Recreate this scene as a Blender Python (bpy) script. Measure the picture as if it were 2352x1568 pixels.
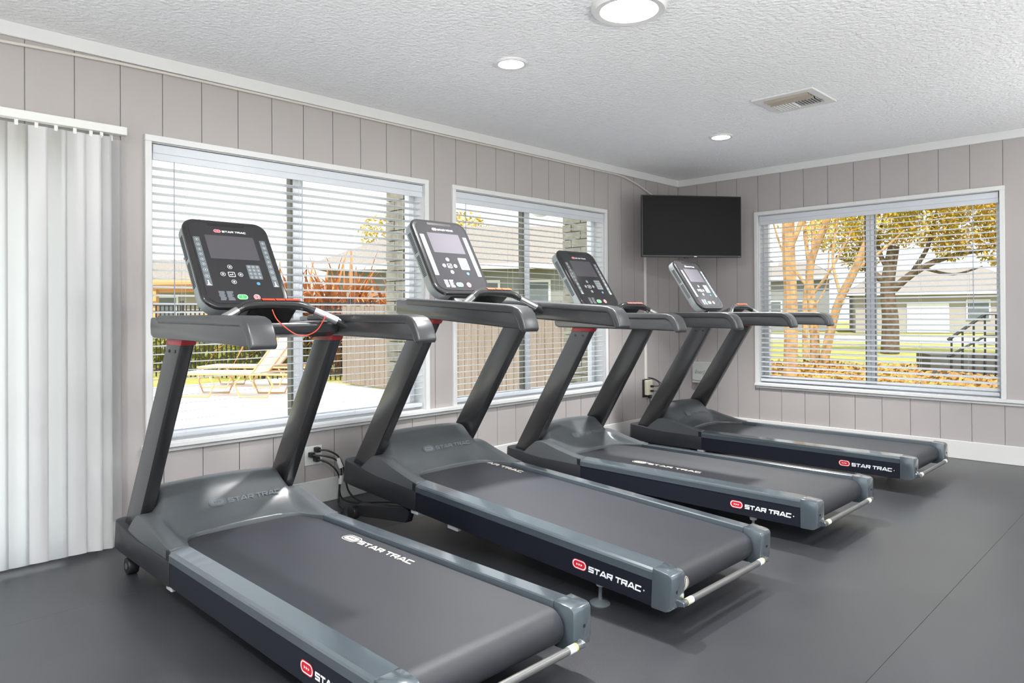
import bpy, bmesh, math, random
from mathutils import Vector, Matrix
random.seed(7)
R = math.radians
scn = bpy.context.scene
for o in list(bpy.data.objects): bpy.data.objects.remove(o, do_unlink=True)
col = scn.collection

# ------------------------------------------------------------------ camera, world, sun, exposure
W_PX, H_PX, F_PX, CY = 2352.0, 1568.0, 1637.56, 712.62
YAW, PITCH, ROLL = R(44.5816), R(0.2468), R(-0.3413)
CAM = Vector((3.9284, -6.4259, 1.1539))
fwd = Vector((-math.sin(YAW)*math.cos(PITCH), math.cos(YAW)*math.cos(PITCH), math.sin(PITCH)))
rgt = Vector((math.cos(YAW), math.sin(YAW), 0)); upv = rgt.cross(fwd)
r2 = rgt*math.cos(ROLL)+upv*math.sin(ROLL); u2 = upv*math.cos(ROLL)-rgt*math.sin(ROLL)
cd = bpy.data.cameras.new('camera'); co = bpy.data.objects.new('camera', cd); col.objects.link(co)
m = Matrix((r2, u2, -fwd)).transposed().to_4x4(); m.translation = CAM
co.matrix_world = m
cd.sensor_fit = 'HORIZONTAL'; cd.sensor_width = 36.0; cd.lens = 36.0*F_PX/W_PX
cd.shift_x = 0.0; cd.shift_y = -(H_PX/2-CY)/W_PX
cd.clip_start = 0.05; cd.clip_end = 300
scn.camera = co

world = bpy.data.worlds.new('world'); scn.world = world; world.use_nodes = True
bg = world.node_tree.nodes['Background']
bg.inputs[0].default_value = (0.90, 0.96, 1.0, 1); bg.inputs[1].default_value = 0.85

sd = bpy.data.lights.new('sun', 'SUN'); sd.energy = 3.4; sd.angle = R(0.6); sd.color = (1.0, 0.96, 0.90)
so = bpy.data.objects.new('sun', sd); col.objects.link(so)
so.rotation_euler = (-Vector((0.42, -0.60, 1.0))).to_track_quat('-Z', 'Y').to_euler()

scn.view_settings.view_transform = 'Standard'; scn.view_settings.look = 'None'
scn.view_settings.gamma = 1.0; scn.view_settings.use_curve_mapping = False
scn.view_settings.exposure = 1.13

# ------------------------------------------------------------------ materials
def srgb(h):
    h = h.lstrip('#'); v = [int(h[i:i+2], 16)/255 for i in (0, 2, 4)]
    return tuple(c/12.92 if c <= .04045 else ((c+.055)/1.055)**2.4 for c in v)
MATS = {}
def M(name, c, rough=.5, metal=0., spec=.5, bump=0., bscale=60., var=0., vscale=4., c2=None, coat=0., alpha_t=0., emit=0., stretch=None, detail=3.):
    if name in MATS: return MATS[name]
    if isinstance(c, str): c = srgb(c)
    if isinstance(c2, str): c2 = srgb(c2)
    mt = bpy.data.materials.new(name); mt.use_nodes = True
    nt = mt.node_tree; p = nt.nodes['Principled BSDF']
    p.inputs['Base Color'].default_value = (*c, 1); p.inputs['Roughness'].default_value = rough
    p.inputs['Metallic'].default_value = metal; p.inputs['Specular IOR Level'].default_value = spec
    if coat: p.inputs['Coat Weight'].default_value = coat; p.inputs['Coat Roughness'].default_value = .08
    if emit:
        p.inputs['Emission Color'].default_value = (*c, 1); p.inputs['Emission Strength'].default_value = emit
    tc = nt.nodes.new('ShaderNodeTexCoord'); vec = tc.outputs['Object']
    if stretch:
        mp = nt.nodes.new('ShaderNodeMapping'); mp.inputs['Scale'].default_value = stretch
        nt.links.new(vec, mp.inputs[0]); vec = mp.outputs[0]
    nz = nt.nodes.new('ShaderNodeTexNoise'); nz.inputs['Scale'].default_value = vscale; nz.inputs['Detail'].default_value = detail
    nt.links.new(vec, nz.inputs['Vector'])
    mx = nt.nodes.new('ShaderNodeMix'); mx.data_type = 'RGBA'
    k = max(var, 0.02)
    ca = tuple(x*(1-k) for x in c); cb = c2 if c2 else tuple(min(1, x*(1+k)) for x in c)
    if c2: ca = c
    mx.inputs[6].default_value = (*ca, 1); mx.inputs[7].default_value = (*cb, 1)
    rp = nt.nodes.new('ShaderNodeMapRange'); rp.inputs[1].default_value = .3; rp.inputs[2].default_value = .7
    nt.links.new(nz.outputs['Fac'], rp.inputs[0]); nt.links.new(rp.outputs[0], mx.inputs[0])
    nt.links.new(mx.outputs[2], p.inputs['Base Color'])
    if bump:
        nb = nt.nodes.new('ShaderNodeTexNoise'); nb.inputs['Scale'].default_value = bscale; nb.inputs['Detail'].default_value = 4
        nt.links.new(tc.outputs['Object'], nb.inputs['Vector'])
        b = nt.nodes.new('ShaderNodeBump'); b.inputs['Strength'].default_value = bump; b.inputs['Distance'].default_value = .01
        nt.links.new(nb.outputs['Fac'], b.inputs['Height']); nt.links.new(b.outputs[0], p.inputs['Normal'])
    if alpha_t:  # light passing through thin fabric / vinyl / leaves
        tr = nt.nodes.new('ShaderNodeBsdfTranslucent'); tr.inputs[0].default_value = (*c, 1)
        nt.links.new(mx.outputs[2], tr.inputs[0])
        ms = nt.nodes.new('ShaderNodeMixShader'); ms.inputs[0].default_value = alpha_t
        nt.links.new(p.outputs[0], ms.inputs[1]); nt.links.new(tr.outputs[0], ms.inputs[2])
        nt.links.new(ms.outputs[0], nt.nodes['Material Output'].inputs[0])
    MATS[name] = mt; return mt
def glass_mat():
    mt = bpy.data.materials.new('window_glass'); mt.use_nodes = True; nt = mt.node_tree
    nt.nodes.remove(nt.nodes['Principled BSDF'])
    t = nt.nodes.new('ShaderNodeBsdfTransparent'); t.inputs[0].default_value = (.95, .97, .96, 1)
    g = nt.nodes.new('ShaderNodeBsdfGlossy'); g.inputs['Roughness'].default_value = .02
    f = nt.nodes.new('ShaderNodeFresnel'); f.inputs[0].default_value = 1.3
    ms = nt.nodes.new('ShaderNodeMixShader')
    nt.links.new(f.outputs[0], ms.inputs[0]); nt.links.new(t.outputs[0], ms.inputs[1]); nt.links.new(g.outputs[0], ms.inputs[2])
    nt.links.new(ms.outputs[0], nt.nodes['Material Output'].inputs[0]); return mt
GLASS = glass_mat()
PLANK = M('painted_plank', '#a7a2a0', .55, bump=.05, bscale=30, var=.015, vscale=1.5)
TRIM = M('trim_paint', '#d3d4d4', .4, var=.01)
BASEB = M('baseboard_paint', '#cfcfcd', .45, var=.015)
CEIL = M('stipple_ceiling', '#eeeff2', .85, bump=1.0, bscale=46, var=.01, vscale=20)
RUBBER = M('rubber_floor', (.030, .032, .037), .36, spec=.95, bump=.06, bscale=180, var=.16, vscale=1.6)
BLIND = M('blind_vinyl', '#cdd2d9', .35, var=.01, alpha_t=.06)
VANE = M('vane_vinyl', '#fbfbfb', .45, var=.005, alpha_t=.55, vscale=2)
WHITE = M('white_plastic', '#d6d7d4', .4)
CREAM = M('cream_plastic', '#e6e0c8', .4)
VINYLF = M('window_vinyl', '#e9ebee', .4)
RAIL = M('rail_paint', (.092, .115, .132), .20, metal=.35, spec=.75, coat=.8, var=.03)
HOOD = M('hood_plastic', (.068, .076, .082), .31, spec=.6, bump=.02, bscale=300)
UPR = M('upright_paint', (.022, .022, .024), .25, metal=.15, spec=.9, var=.03)
POD = M('pod_plastic', (.036, .037, .039), .24, spec=.85)
PAD = M('pad_rubber', (.034, .036, .039), .33, spec=.7)
NAVY = M('navy_panel', (.010, .012, .019), .38, spec=.35)
BASEP = M('base_plastic', (.020, .021, .025), .42, spec=.45)
BELT = M('belt_rubber', (.020, .022, .028), .50, spec=.65, bump=.10, bscale=420, var=.07, vscale=3.0, stretch=(.5, 3, 1))
CONS = M('console_plastic', (.020, .020, .021), .15, spec=.5, coat=.25)
FACE = M('console_face_plastic', (.026, .026, .028), .10, spec=.5)
SCREEN = M('console_screen', (.075, .072, .082), .06, spec=.6)
KEYBG = M('key_strip_grey', (.115, .14, .155), .5, spec=.3)
KEYW = M('key_white', (.8, .82, .84), .5)
KEYD = M('key_dark', (.02, .022, .026), .4)
CHROME = M('chrome', (.72, .72, .70), .16, metal=1.0)
STEEL = M('brushed_steel', (.42, .42, .41), .32, metal=.9)
BLACK = M('black_plastic', (.012, .012, .013), .42)
BANDRED = M('band_red', '#96262e', .35)
ORANGE = M('orange_label', '#f2442c', .4)
GREEN = M('start_green', '#3fae5a', .4)
BLUE = M('cool_blue', '#4e8fb4', .4)
PRINTW = M('print_white', '#e6ebee', .5)
PRINTB = M('belt_print', '#c9c2b8', .6)
PRINTG = M('hood_print', '#5f676c', .5)
PRINTD = M('grey_print', '#6c7278', .5)
REDB = M('badge_red', '#c51c2b', .4)
YELLOW = M('label_yellow', '#c9c45e', .5)
TVB = M('tv_bezel', (.012, .012, .013), .35)
TVS = M('tv_screen', (.008, .008, .009), .38, spec=.12)
VENT_SHADE = M('vent_shadow', (.10, .085, .07), .6)  # brown meant as painted shade in the vent, assigned to nothing
CONC = M('concrete', '#dedbd6', .9, var=.06, vscale=1.2, bump=.1, bscale=40)
IRON = M('iron_fence', (.012, .012, .013), .6)
WOODF = M('fence_board', '#7a6e62', .8, var=.15, vscale=5, stretch=(8, 8, .6))
BRICK = M('pier_brick', '#b3ad9d', .9, var=.3, vscale=14, c2='#8f8979', bump=.5, bscale=30)
TAN = M('tan_frame', '#c99a6c', .5)
SLING = M('lounger_sling', '#efe6d8', .7)
SHING = M('roof_shingle', '#8e8780', .9, var=.2, vscale=30, c2='#736c66')
SIDING = M('house_siding', '#7d7f7e', .8)
SIDING2 = M('house_siding_warm', '#97918a', .8)
DKGLASS = M('house_window', '#5c6468', .25)
BARK = M('tree_bark', '#c59a68', .9, var=.25, vscale=9, bump=.5, bscale=18, c2='#8b6a45')
BARK2 = M('oak_bark', '#6d5c4a', .9, var=.25, vscale=8, bump=.5, bscale=16, c2='#47392c')
LEAFY = M('yellow_leaves', '#d3a93e', .7, var=.3, vscale=1.4, c2='#8f8a32', alpha_t=.35)
LEAFG = M('green_leaves', '#a8a54a', .7, var=.3, vscale=1.6, c2='#66702c', alpha_t=.35)
DRYL = M('dry_fronds', '#c8854a', .8, var=.3, vscale=3, c2='#8c5326', alpha_t=.25)
LITTER = M('leaf_litter', '#c9974a', .85, var=.3, vscale=5, c2='#6d4620', detail=6)
LAWN = M('lawn_grass', '#a89c50', .9, var=.25, vscale=3, c2='#85893f', bump=.6, bscale=60)
ASPH = M('street', '#a09d99', .9)

# ------------------------------------------------------------------ mesh helpers
def finish(name, bm, mat, parent=None, loc=None, smooth=False, angle=35):
    me = bpy.data.meshes.new(name)
    bmesh.ops.recalc_face_normals(bm, faces=bm.faces)
    bm.to_mesh(me); bm.free()
    mats = mat if isinstance(mat, (list, tuple)) else [mat]
    for mm in mats: me.materials.append(mm)
    if smooth:
        for p in me.polygons: p.use_smooth = True
        try: me.set_sharp_from_angle(angle=R(angle))
        except Exception: pass
    return link(name, me, parent, loc)
def link(name, me, parent=None, loc=None):
    o = bpy.data.objects.new(name, me); col.objects.link(o)
    if parent: o.parent = parent
    if loc: o.location = loc
    return o
def tag(o, label=None, cat=None, group=None, kind=None):
    if label: o['label'] = label
    if cat: o['category'] = cat
    if group: o['group'] = group
    if kind: o['kind'] = kind
    return o
def empty(name, loc=(0, 0, 0), rz=0):
    o = bpy.data.objects.new(name, None); col.objects.link(o); o.location = loc; o.rotation_euler = (0, 0, rz); return o
def box(bm, x0, x1, y0, y1, z0, z1, mi=0):
    vs = [bm.verts.new(c) for c in ((x0,y0,z0),(x1,y0,z0),(x1,y1,z0),(x0,y1,z0),(x0,y0,z1),(x1,y0,z1),(x1,y1,z1),(x0,y1,z1))]
    for f in ((0,3,2,1),(4,5,6,7),(0,1,5,4),(1,2,6,5),(2,3,7,6),(3,0,4,7)):
        bm.faces.new([vs[i] for i in f]).material_index = mi
    return vs
def prism(bm, poly, axis, a0, a1, mi=0):
    """poly: 2d points; axis 'y': poly is (x,z); 'x': (y,z); 'z': (x,y)"""
    def P(p, a): return {'y': (p[0], a, p[1]), 'x': (a, p[0], p[1]), 'z': (p[0], p[1], a)}[axis]
    A = [bm.verts.new(P(p, a0)) for p in poly]; B = [bm.verts.new(P(p, a1)) for p in poly]; n = len(poly)
    f = bm.faces.new(A); f.material_index = mi
    f = bm.faces.new(B[::-1]); f.material_index = mi
    for i in range(n):
        f = bm.faces.new((A[i], B[i], B[(i+1) % n], A[(i+1) % n])); f.material_index = mi
    return A+B
def bevel(bm, off, seg=2, edges=None, amin=20):
    bmesh.ops.recalc_face_normals(bm, faces=bm.faces)
    es = edges if edges else [e for e in bm.edges if len(e.link_faces) == 2 and e.calc_face_angle(0) > R(amin)]
    bmesh.ops.bevel(bm, geom=es, offset=off, segments=seg, profile=.5, affect='EDGES', clamp_overlap=True)
def cyl(bm, p0, p1, r0, r1=None, n=20, cap=True):
    p0, p1 = Vector(p0), Vector(p1); r1 = r0 if r1 is None else r1
    d = (p1-p0).normalized(); a = d.orthogonal().normalized(); b = d.cross(a)
    A, B = [], []
    for i in range(n):
        t = 2*math.pi*i/n; w = a*math.cos(t)+b*math.sin(t)
        A.append(bm.verts.new(p0+w*r0)); B.append(bm.verts.new(p1+w*r1))
    for i in range(n): bm.faces.new((A[i], A[(i+1) % n], B[(i+1) % n], B[i]))
    if cap: bm.faces.new(A[::-1]); bm.faces.new(B)
def catmull(pts, k=6):
    pts = [Vector(p) for p in pts]; out = []
    for i in range(len(pts)-1):
        p0 = pts[max(i-1, 0)]; p1 = pts[i]; p2 = pts[i+1]; p3 = pts[min(i+2, len(pts)-1)]
        for j in range(k):
            t = j/k
            out.append(.5*((2*p1)+(p2-p0)*t+(2*p0-5*p1+4*p2-p3)*t*t+(3*p1-p0-3*p2+p3)*t**3))
    out.append(pts[-1]); return out
def tube(bm, pts, r, n=10, radii=None, flat=1.0):
    pts = [Vector(p) for p in pts]; rings = []; prev = None
    for i, p in enumerate(pts):
        d = (pts[min(i+1, len(pts)-1)]-pts[max(i-1, 0)]).normalized()
        a = (prev - d*prev.dot(d)).normalized() if prev is not None else d.orthogonal().normalized()
        prev = a; b = d.cross(a); rr = radii[i] if radii else r
        rings.append([bm.verts.new(p+(a*math.cos(2*math.pi*j/n)+b*math.sin(2*math.pi*j/n))*rr) for j in range(n)])
    for A, B in zip(rings, rings[1:]):
        for j in range(n): bm.faces.new((A[j], A[(j+1) % n], B[(j+1) % n], B[j]))
    bm.faces.new(rings[0][::-1]); bm.faces.new(rings[-1])
def lathe(bm, prof, c, n=32, mi=0):
    """prof: (r,z) list around the z axis at c"""
    rings = []
    for r, z in prof:
        rings.append([bm.verts.new((c[0]+r*math.cos(2*math.pi*j/n), c[1]+r*math.sin(2*math.pi*j/n), c[2]+z)) for j in range(n)])
    for A, B in zip(rings, rings[1:]):
        for j in range(n): bm.faces.new((A[j], A[(j+1) % n], B[(j+1) % n], B[j])).material_index = mi
    bm.faces.new(rings[0]).material_index = mi; bm.faces.new(rings[-1][::-1]).material_index = mi
def rrect(w, h, r, n=6, cx=0, cy=0):
    """rounded rectangle outline, r may be a 4-tuple (tr, tl, bl, br)"""
    rr = r if isinstance(r, (tuple, list)) else (r,)*4
    out = []
    for (sx, sy, a0, q) in ((1, 1, 0, rr[0]), (-1, 1, 90, rr[1]), (-1, -1, 180, rr[2]), (1, -1, 270, rr[3])):
        for i in range(n+1):
            a = R(a0+90*i/n); out.append((cx+sx*(w-q)+q*math.cos(a), cy+sy*(h-q)+q*math.sin(a)))
    return out
def interp(x, pts):
    if x <= pts[0][0]: return pts[0][1]
    for (a, b), (c, d) in zip(pts, pts[1:]):
        if x <= c:
            t = (x-a)/(c-a); return b+(d-b)*t
    return pts[-1][1]
def sstep(t): t = max(0, min(1, t)); return t*t*(3-2*t)

# flat lettering built from strokes: wide square capitals
GLYPH = {
 'S': (1.25, [[(1.2,.9),(.12,.9),(.12,.52),(1.13,.48),(1.13,.1),(.05,.1)]]),
 'T': (1.2, [[(0,.9),(1.2,.9)], [(.6,.9),(.6,0)]]),
 'A': (1.4, [[(.06,0),(.6,.93),(.8,.93),(1.34,0)], [(.3,.27),(1.1,.27)]]),
 'R': (1.3, [[(.11,0),(.11,.9),(1.15,.9),(1.15,.45),(.11,.45)], [(.75,.45),(1.15,0)]]),
 'C': (1.25, [[(1.2,.9),(.12,.9),(.12,.1),(1.2,.1)]]),
}
def stroke(pts, t):
    polys = []; n = len(pts); L = []; Rr = []
    for i, p in enumerate(pts):
        p = Vector(p)
        d0 = (p-Vector(pts[i-1])).normalized() if i > 0 else None
        d1 = (Vector(pts[i+1])-p).normalized() if i < n-1 else None
        if d0 is None: d0 = d1
        if d1 is None: d1 = d0
        nn = Vector((-d0.y, d0.x)); n1 = Vector((-d1.y, d1.x)); mi = (nn+n1)
        mi = mi.normalized() if mi.length > 1e-4 else nn
        k = min(1/max(mi.dot(nn), .35), 1.8)
        L.append(p+mi*t*k); Rr.append(p-mi*t*k)
    for i in range(n-1): polys.append((L[i], L[i+1], Rr[i+1], Rr[i]))
    return polys
def brand(bm, o, ex, ey, h, slant=.12, badge=True, mi_txt=0, mi_red=1, mi_ring=0, lift=0, thin=False, txt=True):
    """emblem + lettering on the plane o + ex*u + ey*v ; h is the letter height"""
    o, ex, ey = Vector(o), Vector(ex), Vector(ey); nz = ex.cross(ey).normalized()
    def Q(u, v, l=0): return o+ex*u+ey*v+nz*(lift+l)
    def poly(ps, mi, l=0):
        f = bm.faces.new([bm.verts.new(Q(u, v, l)) for u, v in ps]); f.material_index = mi
    x = 0
    if badge:
        w, hh = h*1.72, h*.92; cx, cy = w, h*.62
        poly(rrect(w, hh, hh*.98, 6, cx, cy), mi_red if not thin else mi_txt, 0)
        a = rrect(w*.92, hh*.86, hh*.84, 6, cx, cy); b = rrect(w*.80, hh*.68, hh*.66, 6, cx, cy)
        for i in range(len(a)):
            j = (i+1) % len(a); poly((a[i], a[j], b[j], b[i]), mi_ring if not thin else 2, .0004)
        for k in (-1, 0, 1):
            c = cx+k*w*.30; s = hh*.26
            poly(((c-s*.7, cy-s), (c+s*.9, cy), (c-s*.7, cy+s)), mi_ring if not thin else 2, .0005)
        x = 2*w+h*.42
    if txt:
        for ch in 'STAR TRAC':
            if ch == ' ': x += h*.45; continue
            wd, ss = GLYPH[ch]
            for si, s in enumerate(ss):
                for pi, pq in enumerate(stroke(s, .135)):
                    poly([(x+(p.x+slant*p.y)*h, p.y*h) for p in pq], mi_txt, .0003+.00012*si+.00003*pi)
            x += (wd+.12)*h
    return x

# ------------------------------------------------------------------ room shell
XR, YB, ZC = 5.2, -8.1, 2.505
W1 = (-5.105, -3.312, .487, 2.057); W2 = (-3.028, -1.252, .487, 2.055); W3 = (.865, 2.778, .487, 2.062)
DOOR = (-7.45, -5.42, .02, 2.03)
# floor: rubber rolls laid side by side
bm = bmesh.new(); box(bm, -.02, XR, YB, .02, -.12, -.006)
floor = tag(finish('floor', bm, RUBBER), 'dark grey rubber floor laid in long rolls', 'floor', kind='structure')
xs = [-.005, .715, 1.93, 3.147, 4.365, XR]
for a, b in zip(xs, xs[1:]):
    bm = bmesh.new(); box(bm, a+.0004, b-.0004, YB, .005, -.008, 0); bevel(bm, .0008, 1)
    finish('rubber_roll', bm, RUBBER, floor)
bm = bmesh.new(); box(bm, -.2, XR+.2, YB-.2, .2, ZC, ZC+.12)
tag(finish('ceiling', bm, CEIL), 'white stippled ceiling', 'ceiling', kind='structure')

def wall_with_openings(name, axis, at0, at1, a0, a1, z0, z1, holes, mat, label):
    bm = bmesh.new(); cuts = sorted(set([a0, a1]+[h[0] for h in holes]+[h[1] for h in holes]))
    for p, q in zip(cuts, cuts[1:]):
        mid = (p+q)/2; hs = sorted([(h[2], h[3]) for h in holes if h[0] < mid < h[1]])
        zz = z0
        for lo, hi in hs+[(z1, z1)]:
            if lo > zz+1e-4:
                if axis == 'x': box(bm, at0, at1, p, q, zz, lo)
                else: box(bm, p, q, at0, at1, zz, lo)
            zz = hi
    bmesh.ops.remove_doubles(bm, verts=bm.verts, dist=1e-5)
    return tag(finish(name, bm, mat), label, 'wall', kind='structure')
wl = wall_with_openings('wall_left', 'x', -.16, -.008, YB-.2, 0, -.12, ZC, [W1, W2, DOOR], PLANK, 'greige grooved plank wall with two wide windows')
wb = wall_with_openings('wall_back', 'y', .008, .16, -.16, XR, -.12, ZC, [W3], PLANK, 'greige grooved plank wall with one window beside the corner television')
HW = [(-7.9, -5.4, .06, 2.44), (-5.3, -2.8, .06, 2.44), (-2.7, -.2, .06, 2.44)]
FW = [(.3, 2.6, .06, 2.44), (2.7, 5.0, .06, 2.44)]
wr = wall_with_openings('wall_right', 'x', XR, XR+.15, YB-.2, .16, -.12, ZC, HW, PLANK, 'greige wall on the side away from the treadmills')
wf = wall_with_openings('wall_front', 'y', YB-.15, YB, -.16, XR+.15, -.12, ZC, FW, PLANK, 'greige wall behind the viewer')
def planks(wall, axis, start, pitch, lo, hi, holes, face):
    n0 = math.floor((lo-start)/pitch); a = start+n0*pitch
    while a < hi-1e-4:
        p, q = max(a+.0022, lo), min(a+pitch-.0022, hi)
        if q-p > .01:
            bm = bmesh.new(); cuts = sorted(set([p, q]+[c for h in holes for c in h[:2] if p < c < q]))
            for s, t in zip(cuts, cuts[1:]):
                mid = (s+t)/2; zz = 0
                for l, h in sorted([(h[2], h[3]) for h in holes if h[0] < mid < h[1]])+[(ZC, ZC)]:
                    if l > zz+1e-4:
                        if axis == 'x': box(bm, -.008, 0, s, t, zz, l)
                        else: box(bm, s, t, 0, .008, zz, l)
                    zz = h
            bmesh.ops.remove_doubles(bm, verts=bm.verts, dist=1e-5)
            finish('plank', bm, PLANK, wall)
        a += pitch
planks(wl, 'x', -5.6555, .2032, YB, 0, [W1, W2, DOOR], 0)
planks(wb, 'y', .6495-3*.21494, .21494, 0, XR, [W3], 0)

def trim(name, parts, mat=TRIM, label=None, bev=.003):
    bm = bmesh.new()
    for b in parts: box(bm, *b)
    if bev: bevel(bm, bev, 1)
    return tag(finish(name, bm, mat), label, 'trim', kind='structure')
trim('trim_1', [(0, .016, YB, 0, 2.438, ZC)], TRIM, 'white crown board along the top of the window wall')
trim('trim_2', [(0, XR, -.016, 0, 2.438, ZC)], TRIM, 'white crown board along the top of the television wall')
trim('baseboard_left', [(0, .014, -5.36, -.014, 0, .142)], BASEB, 'tall white baseboard under the two windows')
trim('baseboard_back', [(0, XR, -.014, 0, 0, .140)], BASEB, 'tall white baseboard on the far wall')

def window(n, axis, H, label, sill_to):
    """frame set back in the opening, centre mullion, two panes, casing and stool"""
    a0, a1, z0, z1 = H
    def B(bm, d0, d1, p, q, zz0, zz1):          # d: depth into the room (+) / outwards (-)
        if axis == 'x': box(bm, d0, d1, p, q, zz0, zz1)
        else: box(bm, p, q, -d1, -d0, zz0, zz1)
    bm = bmesh.new()
    for p, q, u, v in ((a0, a1, z1-.045, z1), (a0, a1, z0, z0+.045), (a0, a0+.045, z0+.045, z1-.045), (a1-.045, a1, z0+.045, z1-.045)):
        B(bm, -.158, -.11, p, q, u, v)
    win = tag(finish('window_%d' % n, bm, VINYLF), label, 'window', kind='structure')
    c = (a0+a1)/2
    bm = bmesh.new(); B(bm, -.165, -.108, c-.034, c-.004, z0+.045, z1-.045); finish('mullion', bm, VINYLF, win)
    bm = bmesh.new(); B(bm, -.168, -.120, c-.048, c-.034, z0+.045, z1-.045); finish('track_gasket', bm, M('gasket', '#6b6a5e', .6), win)
    bm = bmesh.new(); B(bm, -.150, -.122, c+.028, c+.036, z0+.045, z1-.045); finish('sash_gasket', bm, M('gasket2', '#8b8fa0', .6), win)
    bm = bmesh.new(); B(bm, -.150, -.116, c-.001, c+.028, z0+.045, z1-.045); finish('sash_stile', bm, VINYLF, win)
    for p, q in ((a0+.045, c-.034), (c+.028, a1-.045)):
        bm = bmesh.new()
        if axis == 'x': vs = [(-.134, p, z0+.045), (-.134, q, z0+.045), (-.134, q, z1-.045), (-.134, p, z1-.045)]
        else: vs = [(p, .134, z0+.045), (q, .134, z0+.045), (q, .134, z1-.045), (p, .134, z1-.045)]
        bm.faces.new([bm.verts.new(v) for v in vs]); finish('pane', bm, GLASS, win)
    bm = bmesh.new()                             # reveal lining
    B(bm, -.11, 0, a0, a0+.004, z0, z1); B(bm, -.11, 0, a1-.004, a1, z0, z1); B(bm, -.11, 0, a0+.004, a1-.004, z1-.004, z1); B(bm, -.11, 0, a0+.004, a1-.004, z0, z0+.004)
    finish('reveal', bm, TRIM, win)
    for (p, q, u, v) in ((a0-.033, a0, z0, z1), (a1, a1+.033, z0, z1), (a0-.033, a1+.033, z1, z1+.033)):
        bm = bmesh.new(); B(bm, .0, .020, p, q, u, v); bevel(bm, .002, 1); finish('casing', bm, TRIM, win)
    return win
window(1, 'x', W1, 'white sliding window behind the two nearest treadmills', None)
window(2, 'x', W2, 'white sliding window between the first window and the corner', None)
window(3, 'y', W3, 'white sliding window on the far wall beside the television', None)
# stool and apron running under the windows
trim('trim_3', [(-.11, .034, W1[0]-.05, W2[1]+.05, .462, .487), (0, .016, W1[0]-.03, W2[1]+.03, .440, .459)], TRIM, 'white window stool running under both left windows')
trim('trim_4', [(W3[0]-.035, XR, -.034, .11, .462, .487), (W3[0]-.03, XR, -.016, 0, .440, .459)], TRIM, 'white window stool running on as a rail along the far wall')
# unseen glazing behind the viewer, enlarged to throw light on the ceiling
for i, (h, ax) in enumerate([(h, 'x') for h in HW]+[(h, 'y') for h in FW]):
    bm = bmesh.new(); a0, a1, z0, z1 = h; c = (a0+a1)/2
    for p, q, u, v in ((a0, a1, z1-.05, z1), (a0, a1, z0, z0+.05), (a0, a0+.05, z0, z1), (a1-.05, a1, z0, z1), (c-.03, c+.03, z0, z1)):
        if ax == 'x': box(bm, XR+.03, XR+.09, p, q, u, v)
        else: box(bm, p, q, YB-.09, YB-.03, u, v)
    w = tag(finish('window_%d' % (4+i), bm, VINYLF), 'unseen glazed opening behind the viewer, made tall to light the ceiling', 'window', kind='structure')
    bm = bmesh.new()
    if ax == 'x': vs = [(XR+.06, a0, z0), (XR+.06, a1, z0), (XR+.06, a1, z1), (XR+.06, a0, z1)]
    else: vs = [(a0, YB-.06, z0), (a1, YB-.06, z0), (a1, YB-.06, z1), (a0, YB-.06, z1)]
    bm.faces.new([bm.verts.new(v) for v in vs]); finish('pane', bm, GLASS, w)
# sliding glass door behind the vertical blind
bm = bmesh.new(); a0, a1, z0, z1 = DOOR
for p, q, u, v in ((a0, a1, z1-.06, z1), (a0, a1, z0, z0+.06), (a0, a0+.06, z0, z1), (a1-.06, a1, z0, z1), ((a0+a1)/2-.05, (a0+a1)/2+.05, z0, z1)):
    box(bm, -.14, -.09, p, q, u, v)
d1 = tag(finish('door_1', bm, VINYLF), 'sliding glass door behind the vertical blind', 'door', kind='structure')
bm = bmesh.new(); bm.faces.new([bm.verts.new(v) for v in ((-.115, a0, z0), (-.115, a1, z0), (-.115, a1, z1), (-.115, a0, z1))]); finish('pane', bm, GLASS, d1)

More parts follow.
